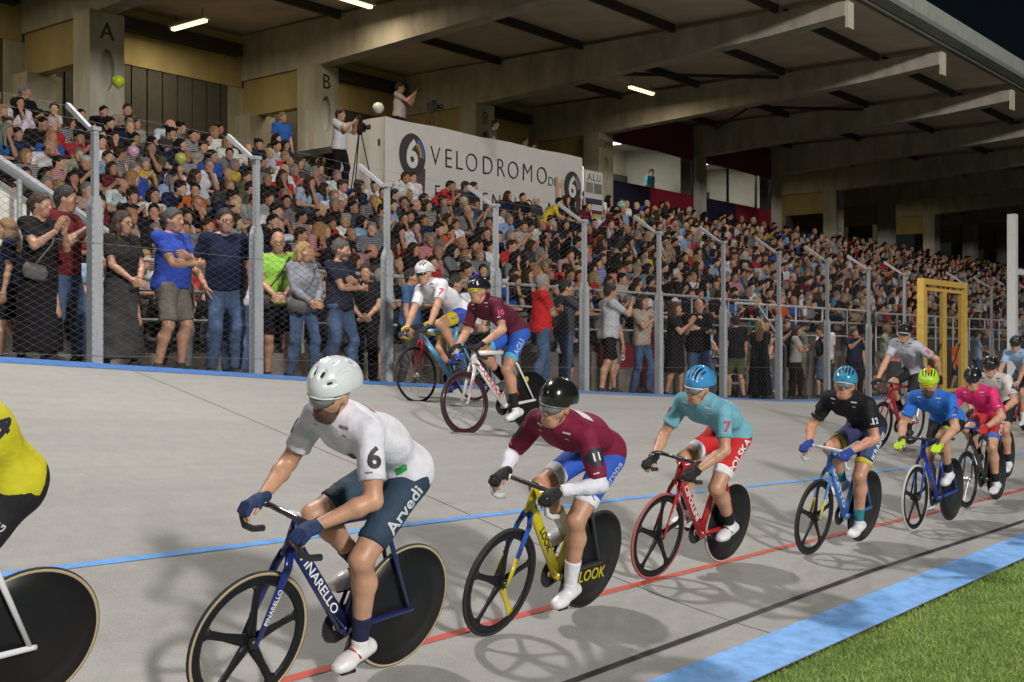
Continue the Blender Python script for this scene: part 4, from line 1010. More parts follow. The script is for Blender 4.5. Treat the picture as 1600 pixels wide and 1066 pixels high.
    for i, s in enumerate((1, -1)):     # small prints near the collar bones and on the sleeve ends
        o = J['S'][i] * .55 + J['N'] * .45; nr = unit(d + fw * .7)
        decal('', 1., flat(lc), jer, o, V(0, -1, 0), nr, jer, poly=[(-.024, -.005), (.024, -.008), (.026, .004), (-.022, .007)])
        decal('', 1., flat(lc), jer, o - up * .03 + fw * .03, V(0, -1, 0), nr, jer, poly=[(-.012, -.003), (.014, -.004), (.014, .003), (-.012, .004)])
        dn_ = unit(J['E'][i] - J['S'][i]); decal('', 1., flat(lc), jer, J['S'][i] + (J['E'][i] - J['S'][i]) * (sp['sleeve'] - .13), np.cross(-dn_, unit(V(.8, .5 * s, .1))), unit(V(.8, .5 * s, .1)), jer, poly=[(-.018, -.004), (.018, -.004), (.018, .004), (-.018, .004)])
    for (a_, yy_, w_, h_, c_) in sp.get('patches', []):     # printed patches on the upper back or chest
        nr = -fw if yy_[1] < 0 else fw
        o = P + d * a_ + V(0, yy_[0], 0) + nr * .1
        decal('', 1., flat(c_), jer, o, V(0, -1, 0), nr, jer, poly=[(-w_, -h_), (w_, -h_), (w_, h_), (-w_, h_)])
    return root
def fwd(c): return c
W8 = (.72, .72, .74); BLK = (.014, .014, .017)
RIDERS = [
 dict(label='cyclist in yellow jersey and black shorts cut off by the left frame edge', bl='white framed bicycle with black disc wheel at the left frame edge', pos=(2.03, 4.62), lean=18, head=178, jersey=(.55, .50, .02), shorts=BLK, helmet=(.6, .6, .6), num='4', numc=(.02, .02, .06), back='4', backy=.06, thigh='SAMSUNG', thighs=.05, thighc=(.5, .5, .5), thighat=.5, frame=W8, ftyre=TAN, crank=85, torso=54, vox=.011, dt='SWIRR', dtc=(.02, .02, .02), gloves=BLK),
 dict(label='cyclist in white jersey, white helmet and dark teal shorts leading the pack', bl='dark blue bicycle with five spoke front wheel and tan tyres', pos=(3.82, 4.25), lean=13.5, head=180, jersey=(.70, .69, .76), shorts=(.028, .052, .085), helmet=(.70, .73, .74), hk='aero', num='6', nums=.13, numat=.36, thigh='Arvedi', thighs=.095, thighc=(.55, .58, .62), thighat=.34, frame=(.008, .014, .10), fork=(.008, .02, .16), stem=(.6, .6, .6), ftyre=TAN, crank=70, torso=38, hyaw=10, hpitch=-16, vox=.0085, gloves=(.018, .035, .10), socks=(.015, .02, .05), sock_top=.68, shoes=(.72, .70, .68), strap=(.5, .04, .04), logo=(.3, .12, .15), dt='PINARELLO', beard=True, gframe=(.7, .7, .7), lens='clear', patches=[(.43, (.0, -1), .07, .022, (.6, .22, .22)), (.12, (.12, 1), .02, .02, (.03, .30, .07)), (.43, (.10, 1), .016, .03, (.2, .03, .06)), (.36, (-.08, 1), .03, .012, (.03, .03, .04))], shorts_len=.78),
 dict(label='cyclist in maroon jersey with white arm warmers and glossy black helmet', bl='black and yellow bicycle with white bar tape and disc rear wheel', pos=(5.56, 4.30), lean=13.5, scale=.935, head=182, jersey=(.20, .012, .045), shorts=(.03, .10, .50), hem=(.72, .70, .74), hemw=.14, helmet=(.012, .012, .012), hk='smooth', num='11', nums=.065, numc=(.7, .7, .7), numdisc=(.02, .02, .03), thigh='Europa', thighc=(.35, .45, .75), thighat=.25, frame=(.50, .40, .01), frame2=(.02, .02, .02), fork=(.02, .08, .40), fork_tip=(.55, .45, .02), tape=(.70, .70, .68), bar=(.02, .02, .02), crank=68, torso=28, hpitch=-6, hyaw=8, vox=.0095, warmers=(.70, .69, .76), sleeve=.86, socks=(.7, .7, .72), sock_top=.62, shoes=W8, dt='LOOK', dtc=(.02, .02, .02), spoke_hi=(.55, .45, .02), lens='clear', gframe=(.2, .2, .2), gloves=BLK, patches=[(.42, (.05, -1), .06, .06, (.68, .62, .70))], grip='hood', disc_text=('LOOK', .11, -.0, -.10), disc_c=(.55, .45, .02)),
 dict(label='cyclist in light blue jersey and red Polish team shorts', bl='red bicycle with five spoke front wheel and lettered disc', pos=(7.46, 4.42), lean=10, scale=.91, head=177, jersey=(.17, .42, .52), shorts=(.55, .018, .022), hem=(.72, .70, .72), hemw=.12, helmet=(.05, .28, .58), num='7', nums=.11, numc=(.5, .02, .05), thigh='POLSKA', thighs=.085, thighat=.33, frame=(.42, .012, .02), ftyre=mat('red_tyre', (.36, .10, .10), .7), rtyre=mat('pale_tyre', (.42, .38, .33), .7), crank=165, torso=35, hpitch=-10, hyaw=4, vox=.0095, gloves=BLK, socks=BLK, sock_top=.7, shoes=W8, strap=(.02, .02, .02), dt='CIPOLLINI', gframe=W8, lens='clear', grip='drop', disc_text=('CORIMA', .085, .10, .10, -.95)),
 dict(label='cyclist in black Ukraine jersey with light blue helmet grimacing', bl='blue and yellow bicycle with white bar tape', pos=(9.39, 4.17), lean=8, scale=.92, head=177.5, jersey=(.013, .012, .018), shorts=(.03, .035, .10), side=(.035, .08, .20), hem=(.58, .48, .03), hemw=.07, helmet=(.04, .27, .46), num='12', nums=.075, numc=(.62, .66, .75), numat=.5, thigh='UKRAINE', thighs=.075, thighat=.36, thighc=(.6, .65, .72), frame=(.04, .17, .52), frame2=(.03, .12, .42), fork=(.04, .2, .55), fork_tip=(.55, .48, .03), stem=(.55, .45, .02), tape=(.70, .69, .64), bar=(.6, .6, .58), crank=88, torso=37, hyaw=24, hpitch=4, vox=.011, gloves=(.02, .05, .25), socks=(.03, .22, .26), sock_top=.7, shoes=W8, gframe=W8, lens='clear', skin=(.52, .26, .17), dt='SCATTO', dtc=(.6, .7, .8)),
 dict(label='cyclist in bright blue jersey with lime green helmet and yellow glasses', bl='deep blue bicycle with pale front tyre', pos=(11.32, 4.06), lean=2, scale=.91, head=178.5, jersey=(.03, .17, .62), shorts=BLK, hem=(.35, .55, .03), hemw=.06, helmet=(.46, .68, .03), helmet2=(.65, .12, .02), num='2', nums=.10, numc=(.01, .015, .06), frame=(.01, .05, .36), ftyre=mat('white_tyre', (.5, .49, .45), .7), rtyre=RUBBER, crank=-60, torso=36, hyaw=20, hpitch=-10, vox=.012, gloves=(.45, .65, .03), socks=BLK, shoes=W8, lens='yellow', gframe=(.5, .5, .03), beard=True, grip='drop'),
 dict(label='cyclist in hot pink jersey with red and blue shorts and black helmet', bl='black bicycle with spoked deep rim wheel ridden by the pink jersey cyclist', pos=(13.16, 4.19), lean=-1, scale=.89, head=178, jersey=(.72, .03, .17), shorts=(.45, .03, .04), side=(.42, .03, .05), hem=(.04, .13, .5), hemw=.1, helmet=(.012, .012, .012), num='3', nums=.11, numc=(.3, .0, .07), thigh='CHILE', thighc=(.7, .7, .7), frame=(.03, .03, .035), fw='deep', crank=85, torso=37, hyaw=18, hpitch=-2, vox=.012, gloves=(.45, .02, .03), socks=BLK, shoes=W8, gframe=BLK, bar=(.03, .06, .25)),
 dict(label='cyclist in white and grey number 4 jersey half hidden behind the pink jersey', bl='dark bicycle of the half hidden number 4 cyclist', pos=(15.0, 4.62), lean=0, scale=.91, head=180, jersey=(.62, .56, .55), shorts=BLK, helmet=(.013, .013, .013), num='4', nums=.12, numc=(.03, .03, .04), frame=(.04, .04, .045), fw='deep', crank=90, torso=40, hyaw=20, vox=.013, gloves=BLK, socks=BLK, shoes=W8, gframe=BLK),
 dict(label='cyclist in white Catalan jersey with yellow and blue shorts high by the fence', bl='light blue bicycle with red fork high on the banking by the fence', pos=(10.30, 9.28), lean=-7, head=178, jersey=(.70, .69, .72), shorts=(.04, .08, .42), hem=(.62, .50, .03), hemw=.34, helmet=(.66, .66, .64), num='7', nums=.12, numc=(.62, .02, .09), thigh='CATALUNYA', thighs=.055, thighc=(.05, .07, .2), thighat=.55, frame=(.12, .37, .60), fork=(.45, .015, .03), tape=(.62, .48, .03), fw='thin', rw='thin', crank=-70, torso=44, hyaw=12, hpitch=-4, vox=.011, gloves=(.05, .05, .07), socks=(.6, .6, .6), shoes=(.04, .1, .5), gframe=W8, lens='dark', grip='drop'),
 dict(label='cyclist in dark maroon number 10 jersey with royal blue shorts on upper banking', bl='white and red bicycle with big black disc rear wheel', pos=(9.52, 7.86), lean=-4, head=174, jersey=(.10, .012, .03), shorts=(.03, .11, .50), hem=(.10, .42, .62), hemw=.10, helmet=(.014, .014, .02), helmet2=(.05, .04, .40), num='10', nums=.08, numc=(.6, .06, .2), thigh='AGLI', thighc=(.35, .48, .75), thighs=.09, frame=(.70, .68, .66), frame2=(.7, .69, .67), fork=(.66, .6, .6), dt='CARRERA', dtc=(.5, .03, .05), fw='deep', frim=(.05, .012, .018), crank=80, torso=41, hyaw=10, hpitch=-2, vox=.010, gloves=BLK, socks=BLK, sock_top=.6, shoes=W8, lens='yellow', gframe=(.5, .5, .03), disc_marks=[(75, (.55, .5, .03)), (-75, (.55, .5, .03)), (5, (.7, .02, .01)), (20, (.7, .02, .01))]),
 dict(label='cyclist in pale grey jersey with black shorts and one arm reaching back', bl='red bicycle high on the track before the yellow gate', pos=(16.15, 6.32), lean=8, head=174, jersey=(.42, .43, .49), shorts=BLK, helmet=(.014, .013, .013), num='8', nums=.10, numc=(.6, .05, .1), frame=(.36, .012, .02), fw='deep', rw='deep', crank=85, torso=55, hyaw=18, hpitch=0, vox=.012, socks=BLK, shoes=(.03, .03, .03), gframe=W8, gloves=BLK, **{'raise': 0}),
 dict(label='cyclist in pale blue jersey and black helmet before the white pole', bl='pink and red bicycle at the far right', pos=(21.6, 6.35), lean=4, head=172, jersey=(.33, .50, .68), shorts=(.02, .025, .05), helmet=(.02, .02, .024), num='2', nums=.12, numc=(.02, .03, .1), frame=(.5, .06, .12), fw='deep', crank=60, torso=50, hyaw=20, vox=.014, gframe=BLK),
 dict(label='cyclist in lime jersey and white helmet at the right frame edge', bl='black wheeled pink bicycle at the right frame edge', pos=(22.9, 6.0), lean=4, head=174, jersey=(.35, .55, .08), shorts=BLK, helmet=(.6, .62, .62), frame=(.6, .08, .25), fw='five', crank=30, torso=46, hyaw=16, vox=.014),
]
for sp in RIDERS: rider(sp)

# ================================================================== people standing behind the fence
def stand_joints(sp):
    """local frame: x forward, y left, z up, feet at z = 0, 1.75 m tall"""
    J = {}; sway = sp.get('lean_f', .0)
    J['P'] = V(0, 0, .96); J['C'] = V(.005 + sway, 0, 1.27); J['N'] = V(-.005 + sway * 1.4, 0, 1.46); J['S'] = [V(sway * 1.3 - .01, .185, 1.405), V(sway * 1.3 - .01, -.185, 1.405)]; J['bow'] = .012
    hy, hp = R(sp.get('hyaw', 0)), R(sp.get('hpitch', -4))
    hf = V(math.cos(hp) * math.cos(hy), math.cos(hp) * math.sin(hy), math.sin(hp)); hl = unit(np.cross(V(0, 0, 1), hf)); hu = np.cross(hf, hl)
    J['hf'], J['hu'] = hf, hu; J['H'] = V(.03 + sway * 1.7, 0, 1.60)
    st = sp.get('stance', .1); w = sp.get('wide', .11)
    J['T'] = [V(0, .09, .92), V(0, -.09, .92)]
    J['A'] = [V(-.02 + st, w, .085), V(-.02 - st, -w, .085)]
    J['tf'] = [unit(V(1, .25, 0)), unit(V(1, -.25, 0))]
    J['K'] = [ik(J['T'][i], J['A'][i], .43, .425, V(1, .1 * (1 - 2 * i), 0)) for i in (0, 1)]
    p = sp.get('arms', 'down'); J['W'] = []; J['E'] = []; hs = []
    for i, s in enumerate((1, -1)):
        if p == 'cross': W = V(.25, -.08 * s, 1.18 + .035 * s); pole = V(-.1, .7 * s, -.7); hd = (V(.1, -1 * s, .06), V(-1, 0, 0), V(0, 0, 1), .3)
        elif p == 'pocket': W = V(.03, .215 * s, .93); pole = V(-1, .6 * s, 0); hd = (V(.15, -.25 * s, -1), V(0, -s, 0), V(1, 0, 0), .2)
        elif p == 'clap': W = V(.30, .05 * s, 1.33); pole = V(-.2, .6 * s, -1); hd = (V(.5, -.1 * s, .9), V(0, -s, 0), V(-1, 0, .3), .12)
        elif p == 'phone': W = V(.36, .06 * s, 1.42); pole = V(-.2, .7 * s, -1); hd = (V(.5, -.4 * s, .6), V(0, -s, 0), V(0, 0, 1), .7)
        elif p == 'hip': W = V(.0, .24 * s, 1.0) if i == 0 else V(.02, -.25, .82); pole = V(-.6, .9 * s, 0); hd = (V(.3, -.6 * s, -.6), V(0, -s, 0), V(1, 0, 0), .3)
        elif p == 'clasp': W = V(.24, .05 * s, .97); pole = V(-.4, .8 * s, -.3); hd = (V(.5, -.6 * s, -.3), V(-.3, -s, 0), V(0, 0, 1), .5)
        elif p == 'chin' and i == 1: W = V(.22, .02, 1.37); pole = V(0, -.5, -1); hd = (V(-.3, .3, .8), V(-1, 0, 0), V(0, 1, 0), .7)
        elif p == 'chin': W = V(.22, -.08, 1.14); pole = V(-.1, .7, -.7); hd = (V(.1, -1, 0), V(-1, 0, 0), V(0, 0, 1), .3)
        else: W = V(.05, .25 * s, .86); pole = V(-1, .2 * s, 0); hd = (V(.1, 0, -1), V(0, -s, 0), V(1, 0, 0), .35)
        J['W'].append(W); J['E'].append(ik(J['S'][i], W, .295, .26, pole)); hs.append((W, *hd))
    return J, hs
def stander(sp):
    J, hs = stand_joints(sp); h = sp.get('h', 1.74) / 1.74; vox = sp.get('vox', .0145); fem = sp.get('f', False); b = sp.get('b', .93 if fem else 1.0)
    if fem: J['bust'] = True; J['S'] = [V(q[0], q[1] * .9, q[2]) for q in J['S']]
    body = torso(J, 0, None, b, sp.get('belly', 0)) + pelvis(J, 0, None, b) + [cone(J['N'] - V(0, 0, .04), J['H'] - V(0, 0, .05), .055, .052)]
    for i in (0, 1): body += armu(J, i, 0, None, b) + armf(J, i, 0, None, b) + thigh(J, i, 0, None, b) + shank(J, i, 0, None, b) + foot(J, i)
    v, f = join([surf(body, vox), surf(head(J), .009)] + [surf(hand(*q), .007) for q in hs])
    root = link('person', np_mesh('person', v, f), None, skin(sp.get('skin', (.46, .255, .165))))
    x, y = sp['pos']
    root.location = (x, y, float(edge(x)) - .02 - (.025 * (y - YO) / 2.5) if 'z' not in sp else sp['z']); root.rotation_euler = (0, 0, R(sp['yaw'])); root.scale = (h * sp.get('fat', 1.),) * 2 + (h,)
    tag(root, sp['label'], sp.get('cat', 'spectator'), 'people standing behind the fence' if 'z' not in sp else 'people working on the platform')
    lat, up, fw = body_axes(J); P = J['P']; k = sp.get('top', 'tee'); bt = sp.get('bottom', 'jeans'); bl = sp.get('belly', 0)
    e = {'tee': .017, 'polo': .016, 'long': .018, 'jacket': .028, 'tank': .010, 'dress': .014}[k]
    hem = {'tee': -.085, 'polo': -.07, 'long': -.10, 'jacket': -.14, 'tank': -.06, 'dress': -.1}[k]
    tp = torso(J, e, [(P + V(0, 0, hem), -up), (J['N'] + up * .02, unit(up + fw * .25))], b, bl)
    tp += [cone(J['C'] - up * .06, P + V(0, 0, hem), .120 * b + e, .132 * b + e, .05, (lat, 1.28), [(P + V(0, 0, hem), -up)])]
    tp += pelvis(J, e + .004, [(P + V(0, 0, hem), -up)], b)
    if k in ('tee', 'polo', 'dress'): tp += [q for i in (0, 1) for q in armu(J, i, .019, cut(J['S'][i], J['E'][i], .66), b)]
    if k in ('long', 'jacket'): tp += [q for i in (0, 1) for q in armu(J, i, .017, None, b) + armf(J, i, .015, cut(J['E'][i], J['W'][i], .97), b)]
    if k == 'dress' or bt in ('skirt', 'longskirt'):
        z1 = .12 if (k == 'dress' or bt == 'longskirt') else .46
        sk_ = [cone(V(0, 0, .97), V(0, 0, z1 + .02), .15, .215 if z1 < .3 else .20, .04, (lat, 1.3), [(V(0, 0, z1), V(0, 0, -1)), (V(0, 0, 1.0), V(0, 0, 1))])]
    if k == 'dress': tp += sk_
    shirt = blob({'tee': 'shirt', 'polo': 'shirt', 'long': 'sweater', 'jacket': 'jacket', 'tank': 'tank_top', 'dress': 'dress'}[k], tp, .0135, cloth(sp['tc']), root, 0, .011, 22)
    if k == 'polo':
        blob('collar', [cone(J['N'] + V(.0, 0, -.0), J['N'] + V(.012, 0, .035), .075, .066, .01, None, [(J['N'] + V(0, 0, .03), V(-.3, 0, 1))])], .01, cloth(sp.get('collar', sp['tc'])), shirt)
    if k == 'jacket':
        blob('shirt_front', [cone(V(.075, 0, 1.40), V(.112, 0, 1.12), .045, .02, .02)], .01, cloth((.68, .68, .68)), shirt)
        blob('tie', [cone(V(.112, 0, 1.41), V(.132, 0, 1.17), .014, .022, .01)], .007, cloth((.45, .01, .02)), shirt)
    if k != 'dress':
        if bt in ('skirt', 'longskirt'): blob('skirt', sk_, .014, cloth(sp['bc']), root, 0, .012, 24)
        else:
            tr = pelvis(J, .013, [(P + V(0, 0, .05), up)], b) + torso(J, .012, [(P + V(0, 0, .05), up)], b)
            for i in (0, 1):
                if bt == 'shorts': tr += [cone(J['T'][i], J['K'][i], .108 * b, .092, .04, None, cut(J['T'][i], J['K'][i], .9))]
                else: tr += thigh(J, i, .016, None, b) + shank(J, i, .018, cut(J['K'][i], J['A'][i], .97), b) + [cone(J['K'][i] + (J['A'][i] - J['K'][i]) * .5, J['A'][i], .068, .062, .03, None, cut(J['K'][i], J['A'][i], 1.0))]
            for q in tr: q['clip'] = list(q['clip']) + [(P + V(0, 0, hem + .05), up)]
            blob('trousers' if bt != 'shorts' else 'shorts', tr, .0145, mat('denim', (.055, .095, .18), .9, var=.5, scale=5, bump=.5, bscale=14) if bt == 'jeans' else cloth(sp['bc']), root, 0, .010, 26)
    for i in (0, 1): blob('shoe', foot(J, i, .008), .013, cloth(sp.get('shoes', (.05, .05, .05))), root)
    hs_ = sp.get('hair', 'short')
    blob('hair', hair_prims(J, hs_), .009, hairm(sp.get('hc', (.03, .02, .015))), root, .0022)
    if sp.get('glasses'): glasses(J, root, BLACKP, None)
    if sp.get('beard'):
        H, f_, u_ = J['H'], J['hf'], J['hu']; l_ = np.cross(u_, f_)
        blob('beard', [ell(H + f_ * .024 - u_ * .056, (f_, l_, u_), (.074, .062, .068), .02, [(H - u_ * .045 + f_ * .04, unit(u_ - f_ * .35))])], .009, hairm(sp.get('hc', (.03, .02, .015))), root)
    if sp.get('cap'):
        H, f_, u_ = J['H'], J['hf'], J['hu']; l_ = np.cross(u_, f_)
        blob('cap', [ell(H + u_ * .05 - f_ * .01, (f_, l_, u_), (.112, .092, .09), .01, [(H + u_ * .05, -u_)]), cone(H + u_ * .055 + f_ * .07, H + u_ * .05 + f_ * .14, .05, .04, .01, None, [(H + u_ * .066, u_), (H + u_ * .052, -u_)])], .008, cloth(sp['cap']), root)
    if sp.get('bag'):
        MB().tube([V(.12, .13, 1.43), V(.19, .0, 1.2), V(.13, -.2, .95)], .009, 6).build('bag_strap', cloth(sp['bag']), root)
        blob('shoulder_bag', [cone(V(.12, -.24, .93), V(.2, -.14, .9), .055, .055, .02, (V(0, 0, 1), 1.5))], .012, cloth(sp['bag']), root)
    if sp.get('arms') == 'phone':
        ph = MB().box(.46, .475, -.075, .075, 1.50, 1.585).build('phone', BLACKP, root)
    return root
BK = (.014, .013, .015); NV = (.013, .018, .045); GR = (.20, .20, .21); DG = (.06, .058, .055)
# yaw: -90 faces the track, 0 faces along the straight away from the camera, 180 faces the near bend
STAND = [
 dict(label='woman in long black sequinned dress clapping behind the fence at the left', pos=(6.25, 11.0), yaw=-78, h=1.68, f=True, top='dress', tc=BK, hair='tail', hc=(.05, .025, .015), arms='clap', bag=(.12, .11, .1), hyaw=20),
 dict(label='young man in maroon T-shirt and jeans clapping behind the black dressed woman', pos=(6.72, 11.35), yaw=-62, h=1.86, tc=(.12, .014, .018), arms='clap', hair='short', hc=(.014, .011, .01), hyaw=15, glasses=False),
 dict(label='blond haired girl in dark top and shorts partly hidden beside the stair wall', pos=(6.35, 11.75), yaw=150, h=1.5, f=True, tc=NV, bottom='shorts', bc=BK, hair='long', hc=(.25, .15, .06), arms='down'),
 dict(label='long brown haired woman with glasses in dark top and long grey skirt', pos=(7.33, 11.25), yaw=-85, h=1.69, f=True, top='tee', tc=(.022, .02, .02), bottom='longskirt', bc=(.055, .05, .05), hair='long', hc=(.045, .02, .012), arms='clasp', glasses=True, hyaw=15),
 dict(label='man in royal blue polo and grey shorts with folded arms', pos=(7.88, 11.15), yaw=-72, h=1.80, top='polo', tc=(.035, .075, .42), bottom='shorts', bc=(.16, .145, .12), belly=.02, fat=1.08, hair='short', hc=(.07, .065, .06), arms='cross', stance=.05),
 dict(label='grey haired man with glasses behind the blue polo man', pos=(8.35, 11.75), yaw=-80, h=1.74, tc=(.2, .2, .22), bottom='trousers', bc=(.13, .125, .12), hair='bald', hc=(.3, .29, .27), glasses=True, hyaw=15),
 dict(label='tall man in navy polo with hands in jeans pockets and glasses', pos=(8.55, 11.1), yaw=-105, h=1.90, top='polo', tc=NV, collar=(.07, .12, .25), hair='short', hc=(.02, .017, .015), arms='pocket', glasses=True, fat=1.04, hyaw=-5, stance=.04, belly=.02),
 dict(label='person in white T-shirt and jeans partly hidden behind the third fence post', pos=(9.05, 11.55), yaw=40, h=1.72, tc=(.62, .62, .66), hair='short', hc=(.03, .02, .015), hyaw=-20),
 dict(label='balding man in lime green T-shirt and black shorts with glasses', pos=(9.62, 11.45), yaw=-125, h=1.82, tc=(.26, .50, .07), bottom='shorts', bc=BK, hair='bald', hc=(.08, .05, .03), glasses=True, arms='clasp', bag=(.05, .045, .04)),
 dict(label='blond short haired woman in patterned grey blouse and jeans', pos=(9.62, 11.0), yaw=-95, h=1.66, f=True, top='long', tc=(.24, .25, .29), hair='bob', hc=(.42, .27, .12), arms='clasp', bag=(.1, .1, .1), hyaw=18),
 dict(label='bearded man in navy polo and light jeans with folded arms', pos=(10.33, 11.12), yaw=-75, h=1.79, top='polo', tc=(.022, .024, .04), hair='short', hc=(.10, .09, .08), arms='cross', beard=True, hyaw=10, fat=1.06),
 dict(label='teenage boy in black T-shirt looking at the camera beside the bearded man', pos=(11.15, 11.5), yaw=-138, h=1.60, tc=BK, bottom='trousers', bc=(.015, .014, .016), hair='short', hc=(.04, .022, .012), arms='clasp'),
 dict(label='person in blue T-shirt behind the white jersey rider by the fence', pos=(12.2, 11.7), yaw=-60, h=1.66, tc=(.05, .12, .26), hair='short', bottom='trousers', bc=DG),
 dict(label='grey haired man in bright red T-shirt and jeans facing away', pos=(14.55, 11.2), yaw=-35, h=1.80, tc=(.50, .02, .022), hair='short', hc=(.3, .28, .25), arms='cross', hyaw=20, fat=1.05),
 dict(label='man in dark grey T-shirt and faded jeans next to the red shirt man', pos=(15.35, 11.35), yaw=-28, h=1.80, tc=(.055, .06, .07), hair='short', hc=(.02, .017, .015), arms='phone', hyaw=-10),
 dict(label='small boy in white T-shirt with folded arms between the men', pos=(15.75, 11.65), yaw=-70, h=1.28, tc=(.6, .6, .62), bottom='shorts', bc=BK, hair='short', hc=(.12, .07, .035), arms='cross'),
 dict(label='man in pale grey T-shirt and black shorts filming with a phone', pos=(16.3, 11.15), yaw=-30, h=1.82, tc=(.44, .45, .48), bottom='shorts', bc=BK, hair='short', hc=(.03, .02, .015), arms='phone', stance=.16),
 dict(label='woman with long brown hair in black top clapping left of the suited man', pos=(18.75, 11.4), yaw=-75, h=1.74, f=True, tc=BK, bottom='skirt', bc=(.013, .014, .02), hair='long', hc=(.08, .035, .015), arms='clap'),
 dict(label='man in dark suit jacket and red tie with folded arms', pos=(19.42, 11.3), yaw=-132, h=1.84, top='jacket', tc=(.013, .013, .016), hair='bald', hc=(.06, .05, .045), arms='cross', fat=1.05),
 dict(label='man in blue and white shirt just right of the suited man', pos=(20.25, 11.65), yaw=-80, h=1.70, tc=(.32, .42, .62), hair='short', hc=(.03, .02, .016), arms='clasp'),
 dict(label='man in black T-shirt and olive shorts facing away along the fence', pos=(20.85, 11.3), yaw=60, h=1.66, tc=BK, bottom='shorts', bc=(.09, .10, .05), hair='short', hc=(.03, .02, .015)),
 dict(label='blonde long haired woman in black studded top', pos=(21.75, 11.25), yaw=20, h=1.60, f=True, tc=(.02, .018, .02), bottom='longskirt', bc=BK, hair='long', hc=(.5, .33, .14), arms='cross'),
 dict(label='bearded man in beige T-shirt beside the blonde woman', pos=(22.3, 11.5), yaw=-120, h=1.64, tc=(.36, .31, .26), bottom='shorts', bc=(.12, .11, .08), hair='short', beard=True, arms='clasp'),
 dict(label='woman in black and white patterned blouse with folded arms', pos=(23.25, 11.2), yaw=-70, h=1.56, f=True, tc=(.38, .35, .32), bottom='trousers', bc=BK, hair='bob', hc=(.03, .018, .012), arms='cross'),
 dict(label='man in grey patterned shirt and black cap', pos=(23.85, 11.4), yaw=-40, h=1.66, tc=(.2, .22, .18), bottom='shorts', bc=(.15, .14, .11), cap=BK, arms='cross', beard=True),
 dict(label='woman in dark tank top and denim skirt seen from behind', pos=(24.5, 11.2), yaw=120, h=1.60, f=True, top='tank', tc=(.03, .03, .04), bottom='skirt', bc=(.09, .13, .2), hair='tail', hc=(.03, .018, .012), arms='hip'),
 dict(label='man in white short sleeved shirt standing before the pale railing', pos=(25.9, 11.75), yaw=70, h=1.76, tc=(.68, .62, .66), bottom='trousers', bc=DG, hair='short', hc=(.1, .08, .07), arms='hip', stance=.04),
 dict(label='youth in black T-shirt left of the grey jersey rider', pos=(28.0, 11.6), yaw=-100, h=1.58, tc=BK, bottom='shorts', bc=DG, hair='short', arms='down'),
 dict(label='boy in orange T-shirt behind the fence past the yellow gate', pos=(33.9, 11.5), yaw=-100, h=1.45, tc=(.62, .10, .02), bottom='shorts', bc=NV, hair='short', hc=(.02, .015, .012)),
 dict(label='woman in pink top behind the grey jersey rider', pos=(28.9, 11.3), yaw=-110, h=1.5, f=True, tc=(.55, .3, .32), bottom='skirt', bc=DG, hair='bob', hc=(.05, .03, .02), arms='cross'),
 # on the platform and the terraces
 dict(label='cameraman in white shirt and black trousers on the terrace left of the banner', pos=(17.6, 18.95), yaw=-70, z=5.12, h=1.76, tc=(.62, .62, .64), bottom='trousers', bc=BK, hair='short', arms='phone', cat='cameraman'),
 dict(label='cameraman in pale shirt with head at viewfinder above the banner left end', pos=(20.9, 20.4), yaw=-60, z=6.45, h=1.76, tc=(.35, .30, .30), bottom='trousers', bc=BK, arms='phone', cat='cameraman'),
 dict(label='shadowed person crouching behind the middle of the banner', pos=(24.3, 20.5), yaw=-70, z=6.1, h=1.7, tc=(.08, .07, .07), bottom='trousers', bc=BK, arms='cross', cat='cameraman', lean_f=.12),
 dict(label='dark haired operator low behind the banner right half', pos=(25.6, 20.3), yaw=-90, z=5.8, h=1.7, tc=(.05, .05, .05), bottom='trousers', bc=BK, arms='phone', cat='cameraman'),
 dict(label='man in bright blue polo standing against the dark shutters', pos=(18.4, 21.75), yaw=-100, z=5.55, h=1.72, top='polo', tc=(.03, .10, .40), bottom='trousers', bc=BK, hair='short', hc=(.2, .15, .1)),
 dict(label='standing person in dark clothes beside the lit top left wall', pos=(11.35, 22.2), yaw=-90, z=5.9, h=1.8, tc=(.16, .10, .11), bottom='trousers', bc=BK, arms='cross'),
 dict(label='person in cyan top leaning inside the nearer press room', pos=(36.0, 23.0), yaw=-90, z=6.48, h=1.62, tc=(.05, .38, .6), bottom='trousers', bc=BK, arms='clasp', lean_f=.1),
]
WHERE = [('grey', (.2, .2, .21), 12.9, 11.5, 'man', 'left of the red shirt man'), ('white', (.6, .6, .62), 13.6, 11.75, 'woman', 'behind the number 10 cyclist'), ('black', BK, 17.2, 11.7, 'man', 'right of the phone filming man'), ('beige', (.38, .32, .25), 17.9, 11.55, 'woman', 'before the numbered board'),
 ('navy', NV, 26.7, 11.4, 'man', 'right of the white shirt man'), ('red', (.42, .03, .03), 27.4, 11.75, 'woman', 'beside the black shirted youth'), ('light blue', (.3, .42, .58), 35.6, 11.5, 'man', 'behind the far fence past the boy'), ('charcoal', (.05, .05, .055), 36.8, 11.6, 'man', 'at the far end of the walkway'),
 ('striped brown', (.16, .10, .07), 11.75, 11.85, 'man', 'between the boy and the blue shirt person'), ('dark red', (.2, .02, .03), 22.9, 11.75, 'woman', 'behind the beige shirt man'), ('black', BK, 24.1, 11.85, 'man', 'behind the capped man'), ('pale green', (.35, .42, .3), 29.6, 11.8, 'man', 'seen through the yellow gate')]
